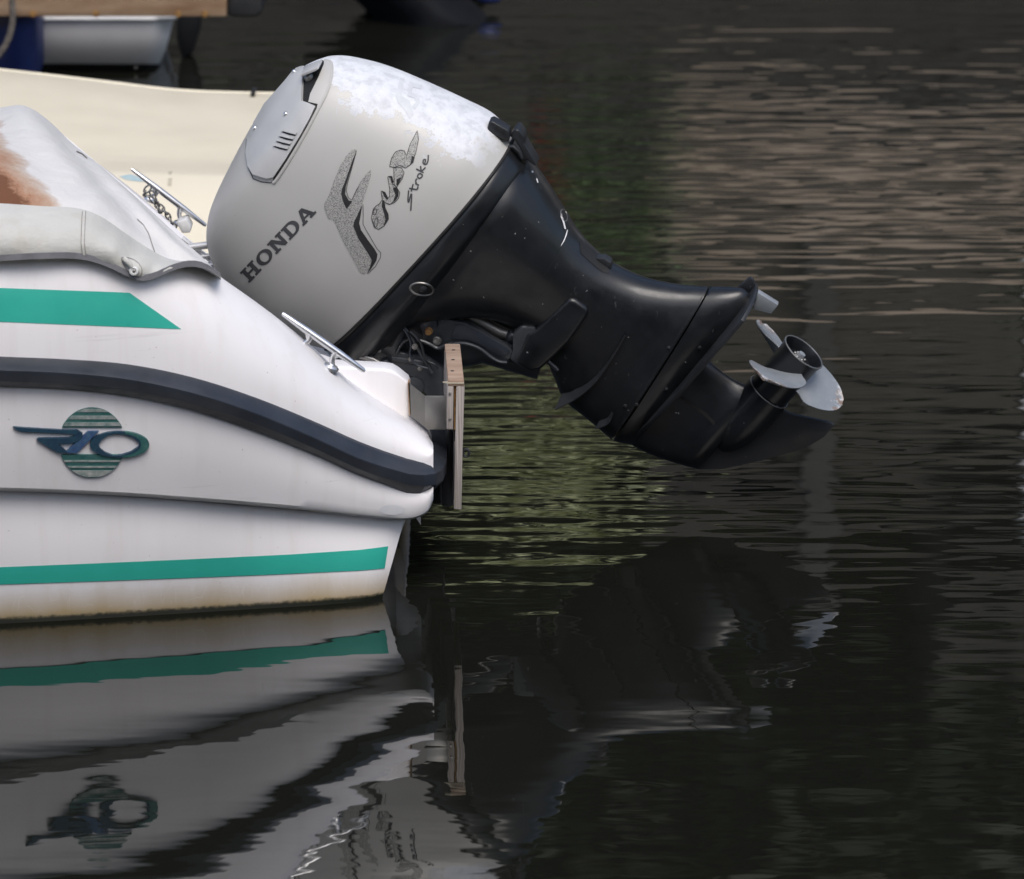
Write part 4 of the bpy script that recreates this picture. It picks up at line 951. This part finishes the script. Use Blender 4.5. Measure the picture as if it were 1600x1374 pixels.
db = thing('dark_boat', 'black hulled boat moored at the top edge of the water', 'boat', tuple(atz(660, 40)))
rows = []
for q, xl, xr in ((0, 470, 690), (.3, 520, 716), (.6, 555, 736), (.85, 580, 760), (1, 592, 776), (1.1, 596, 770)):
    rows.append([at(lerp(xl, xr, t/11.), lerp(-60, 39, q) if q <= 1 else 44, 16.2+.25*abs(t/5.5-1)**2.5) for t in range(12)])
part('hull', loft(rows), M['darkhull'], db, smooth=40)
part('hull_side', loft([[p+Vector((0, .9-2*(p.y-16.2), 0)) for p in r] for r in rows]), M['darkhull'], db, smooth=40)
part('deck', loft([rows[0], [p+Vector((0, .9-2*(p.y-16.2), 0)) for p in rows[0]]]), M['darkhull'], db)
part('rudder', prism([at(x, y, 16.5) for x, y in [(716, -12), (730, 4), (777, 37), (740, 40), (690, 30)]], (0, .06, 0)), M['darkhull'], db, bevel=.006)
part('blue_fender', sphere(at(764, -4, 16.6), .035, (1.5, 1, .8)), M['blue'], db)

# ================================================================== FAR BANK (mirrored in the water)
M['stone'] = surf('quay_stone', (.050, .045, .038), (.028, .025, .021), 1.5, .9, bmp=.6, bscale=9, bdist=.03)
M['sandwall'] = surf('sandy_render', (.50, .405, .31), (.43, .345, .26), 2, .9)
M['whitewall'] = surf('white_render', (.78, .78, .8), (.7, .7, .72), 2, .8)
M['concrete'] = surf('grey_concrete', (.085, .083, .076), (.065, .064, .06), 4, .9)
M['lf_dark'] = leaf_mat('dark_leaves', (.014, .022, .009), (.035, .055, .018))
M['lf_mid'] = leaf_mat('mid_leaves', (.11, .19, .065), (.17, .26, .10))
M['lf_bright'] = leaf_mat('yellow_green_leaves', (.64, .68, .33), (.74, .77, .46))
M['lf_red'] = leaf_mat('red_flowers', (.40, .05, .03), (.3, .04, .03))
M['bark'] = surf('bark', (.06, .05, .04), (.03, .025, .02), 8, .9)
qw = thing('quay_wall', 'dark stone quay wall along the far bank, mirrored in the water', 'wall', (0, 24.2, 0))
part('wall_face', box((-60, 24.0, -.6), (60, 24.45, 1.62)), M['stone'], qw)
part('coping', box((-60, 23.94, 1.622), (60, 24.55, 1.74)), M['concrete'], qw)
gw = thing('garden_wall', 'sandy rendered wall on the far bank, mirrored as a brown band', 'wall', (4, 24.8, 1.7))
part('wall_face', box((.72, 24.7, 2.05), (9, 24.95, 2.62)), M['sandwall'], gw)
part('plinth', box((.70, 24.68, 1.6), (9.02, 24.97, 2.048)), M['stone'], gw)
part('coping', box((.68, 24.66, 2.622), (9.04, 25.0, 2.70)), M['stone'], gw)
pp = thing('concrete_post', 'pale concrete post on the far bank, mirrored as an upright grey streak', 'post', (1.83, 25.2, 1.7))
part('shaft', box((1.75, 25.1, 1.6), (1.93, 25.28, 4.9)), M['concrete'], pp, bevel=.01)
part('cap', box((1.71, 25.06, 4.902), (1.97, 25.32, 5.0)), M['concrete'], pp)
sh = thing('stone_house', 'dull grey brown stone building on the far bank, mirrored right of the propeller', 'house', (2, 26.4, 1.7))
part('wall', box((.95, 25.45, 1.6), (3.1, 27.3, 4.15)), surf('dull_stone_facade', (.105, .095, .08), (.06, .055, .045), 3, .9, bmp=.4, bscale=12, bdist=.02), sh)
part('roof', prism([Vector((.85, 25.3, 4.16)), Vector((.85, 27.45, 4.16)), Vector((.85, 26.4, 5.0))], (2.3, 0, 0)), M['stone'], sh)
hs = thing('white_house', 'white walled house on the far bank, mirrored at the right edge', 'house', (6, 27, 1.7))
part('wall', box((3.15, 25.6, 1.6), (10, 30, 4.75)), M['whitewall'], hs)
part('roof', prism([Vector((2.7, 25.1, 4.76)), Vector((2.7, 30.3, 4.76)), Vector((2.7, 27.7, 6.6))], (7.6, 0, 0)), M['stone'], hs)
for k in range(2): part('window', box((4.2+k*2.4, 25.57, 3.0), (5.2+k*2.4, 25.61, 4.2)), M['void'], hs)
def leaves(c, rx, ry, rz, n, size, rng, shell=.55):   # shell 0: a loose crown that thins outwards
    V, F = [], []
    for i in range(n):
        while True:
            if shell == 0: p = Vector((rng.gauss(0, .42), rng.gauss(0, .42), rng.gauss(0, .42))); break
            p = Vector((rng.uniform(-1, 1), rng.uniform(-1, 1), rng.uniform(-1, 1)))
            if shell < p.length < 1: break
        p = Vector((p.x*rx, p.y*ry, p.z*rz))*(.82+.3*math.sin(p.x*5+p.z*7+c[0]))+Vector(c)
        a = Vector((rng.gauss(0, 1), rng.gauss(0, 1), rng.gauss(0, 1))).normalized(); x, y = frame(a); s = size*rng.uniform(.6, 1.4)
        b = len(V); V += [p-x*s, p-y*s*.5, p+x*s, p+y*s*.5]; F.append((b, b+1, b+2, b+3))
    return V, F
rng = random.Random(3)
def tree(name, label, c, r, n, size, mat, base, cat='tree', shell=.4, group='trees and shrubs on the far bank'):
    t = thing(name, label, cat, (c[0], c[1], base), group)
    part('trunk', tube([Vector((c[0], c[1], base-.1)), Vector((c[0]+.1, c[1], lerp(base, c[2], .6))), Vector((c[0], c[1], c[2]+r[2]*.5))], [.05+.04*r[0], .04+.03*r[0], .02], 9), M['bark'], t)
    part('crown', leaves(c, r[0], r[1], r[2], n, size, rng, shell), M[mat], t, smooth=0)
def woodland(name, spots, n, size):
    vs = []
    for (x, y, z, rx, ry, rz, base) in spots:
        vs.append(leaves((x, y, z), rx, ry, rz, n, size, rng, .4))
        vs.append(tube([Vector((x, y, base)), Vector((x+.1, y, z)), Vector((x, y, z+rz*.5))], [.16, .12, .04], 8))
    tag(part(name, join(*vs), M['lf_dark'], smooth=0), 'dense dark woodland: far bank, and added belt behind the camera', 'woodland', kind='stuff')
woodland('woodland', [(X_, 27.6+(i % 3)*.9, 6.6+(i % 2)*.8, 2.6, 1.9, 4.7, 1.5) for i, X_ in enumerate((-15, -11, -7.4, -4.2, -1.3, 1.6, 4.4, 7.6, 11.2, 15))], 3600, .21)
# camera side: paved quay; unseen trees added behind to darken glossy reflections
M['paving'] = surf('quay_paving', (.22, .21, .19), (.16, .15, .14), 3, .9)
tag(part('quay', join(box((-80, -90, -1), (80, 3.2, .92))), M['paving']), kind='structure')
woodland('woodland', [(X_, -9+(i % 2)*1.3, 3.7+(i % 3)*.5, 3.0, 2.2, 2.7, .9) for i, X_ in enumerate((-24, -19, -14.5, -10, -6, -2, 2.2, 6.2, 10.5, 15, 20))], 800, .48)
tree('hedge', 'dark clipped hedge in front of the white house on the far bank', (4.6, 25.2, 2.75), (1.75, .3, 1.12), 2600, .09, 'lf_dark', 1.7, 'hedge', .2)
tree('flowering_shrub', 'bright yellow green shrub on the far bank, mirrored beside the plywood', (.14, 24.6, 3.84), (.72, .4, .50), 1700, .05, 'lf_bright', 1.7, 'shrub', 0)
tree('shrub', 'mid green shrub beside the sandy wall on the far bank', (.55, 24.4, 2.35), (.5, .3, .62), 1000, .05, 'lf_mid', 1.7, 'shrub', 0)
tree('shrub', 'red flowering shrub left of the sandy wall on the far bank', (.22, 24.5, 2.5), (.16, .2, .7), 350, .04, 'lf_red', 1.7, 'shrub', .2)
tree('shrub', 'low dark shrub at the left on the far bank', (-1.6, 24.7, 2.6), (1.4, .4, 1.0), 1500, .08, 'lf_dark', 1.7, 'shrub', .2)
scn.render.resolution_x = 1024; scn.render.resolution_y = 879
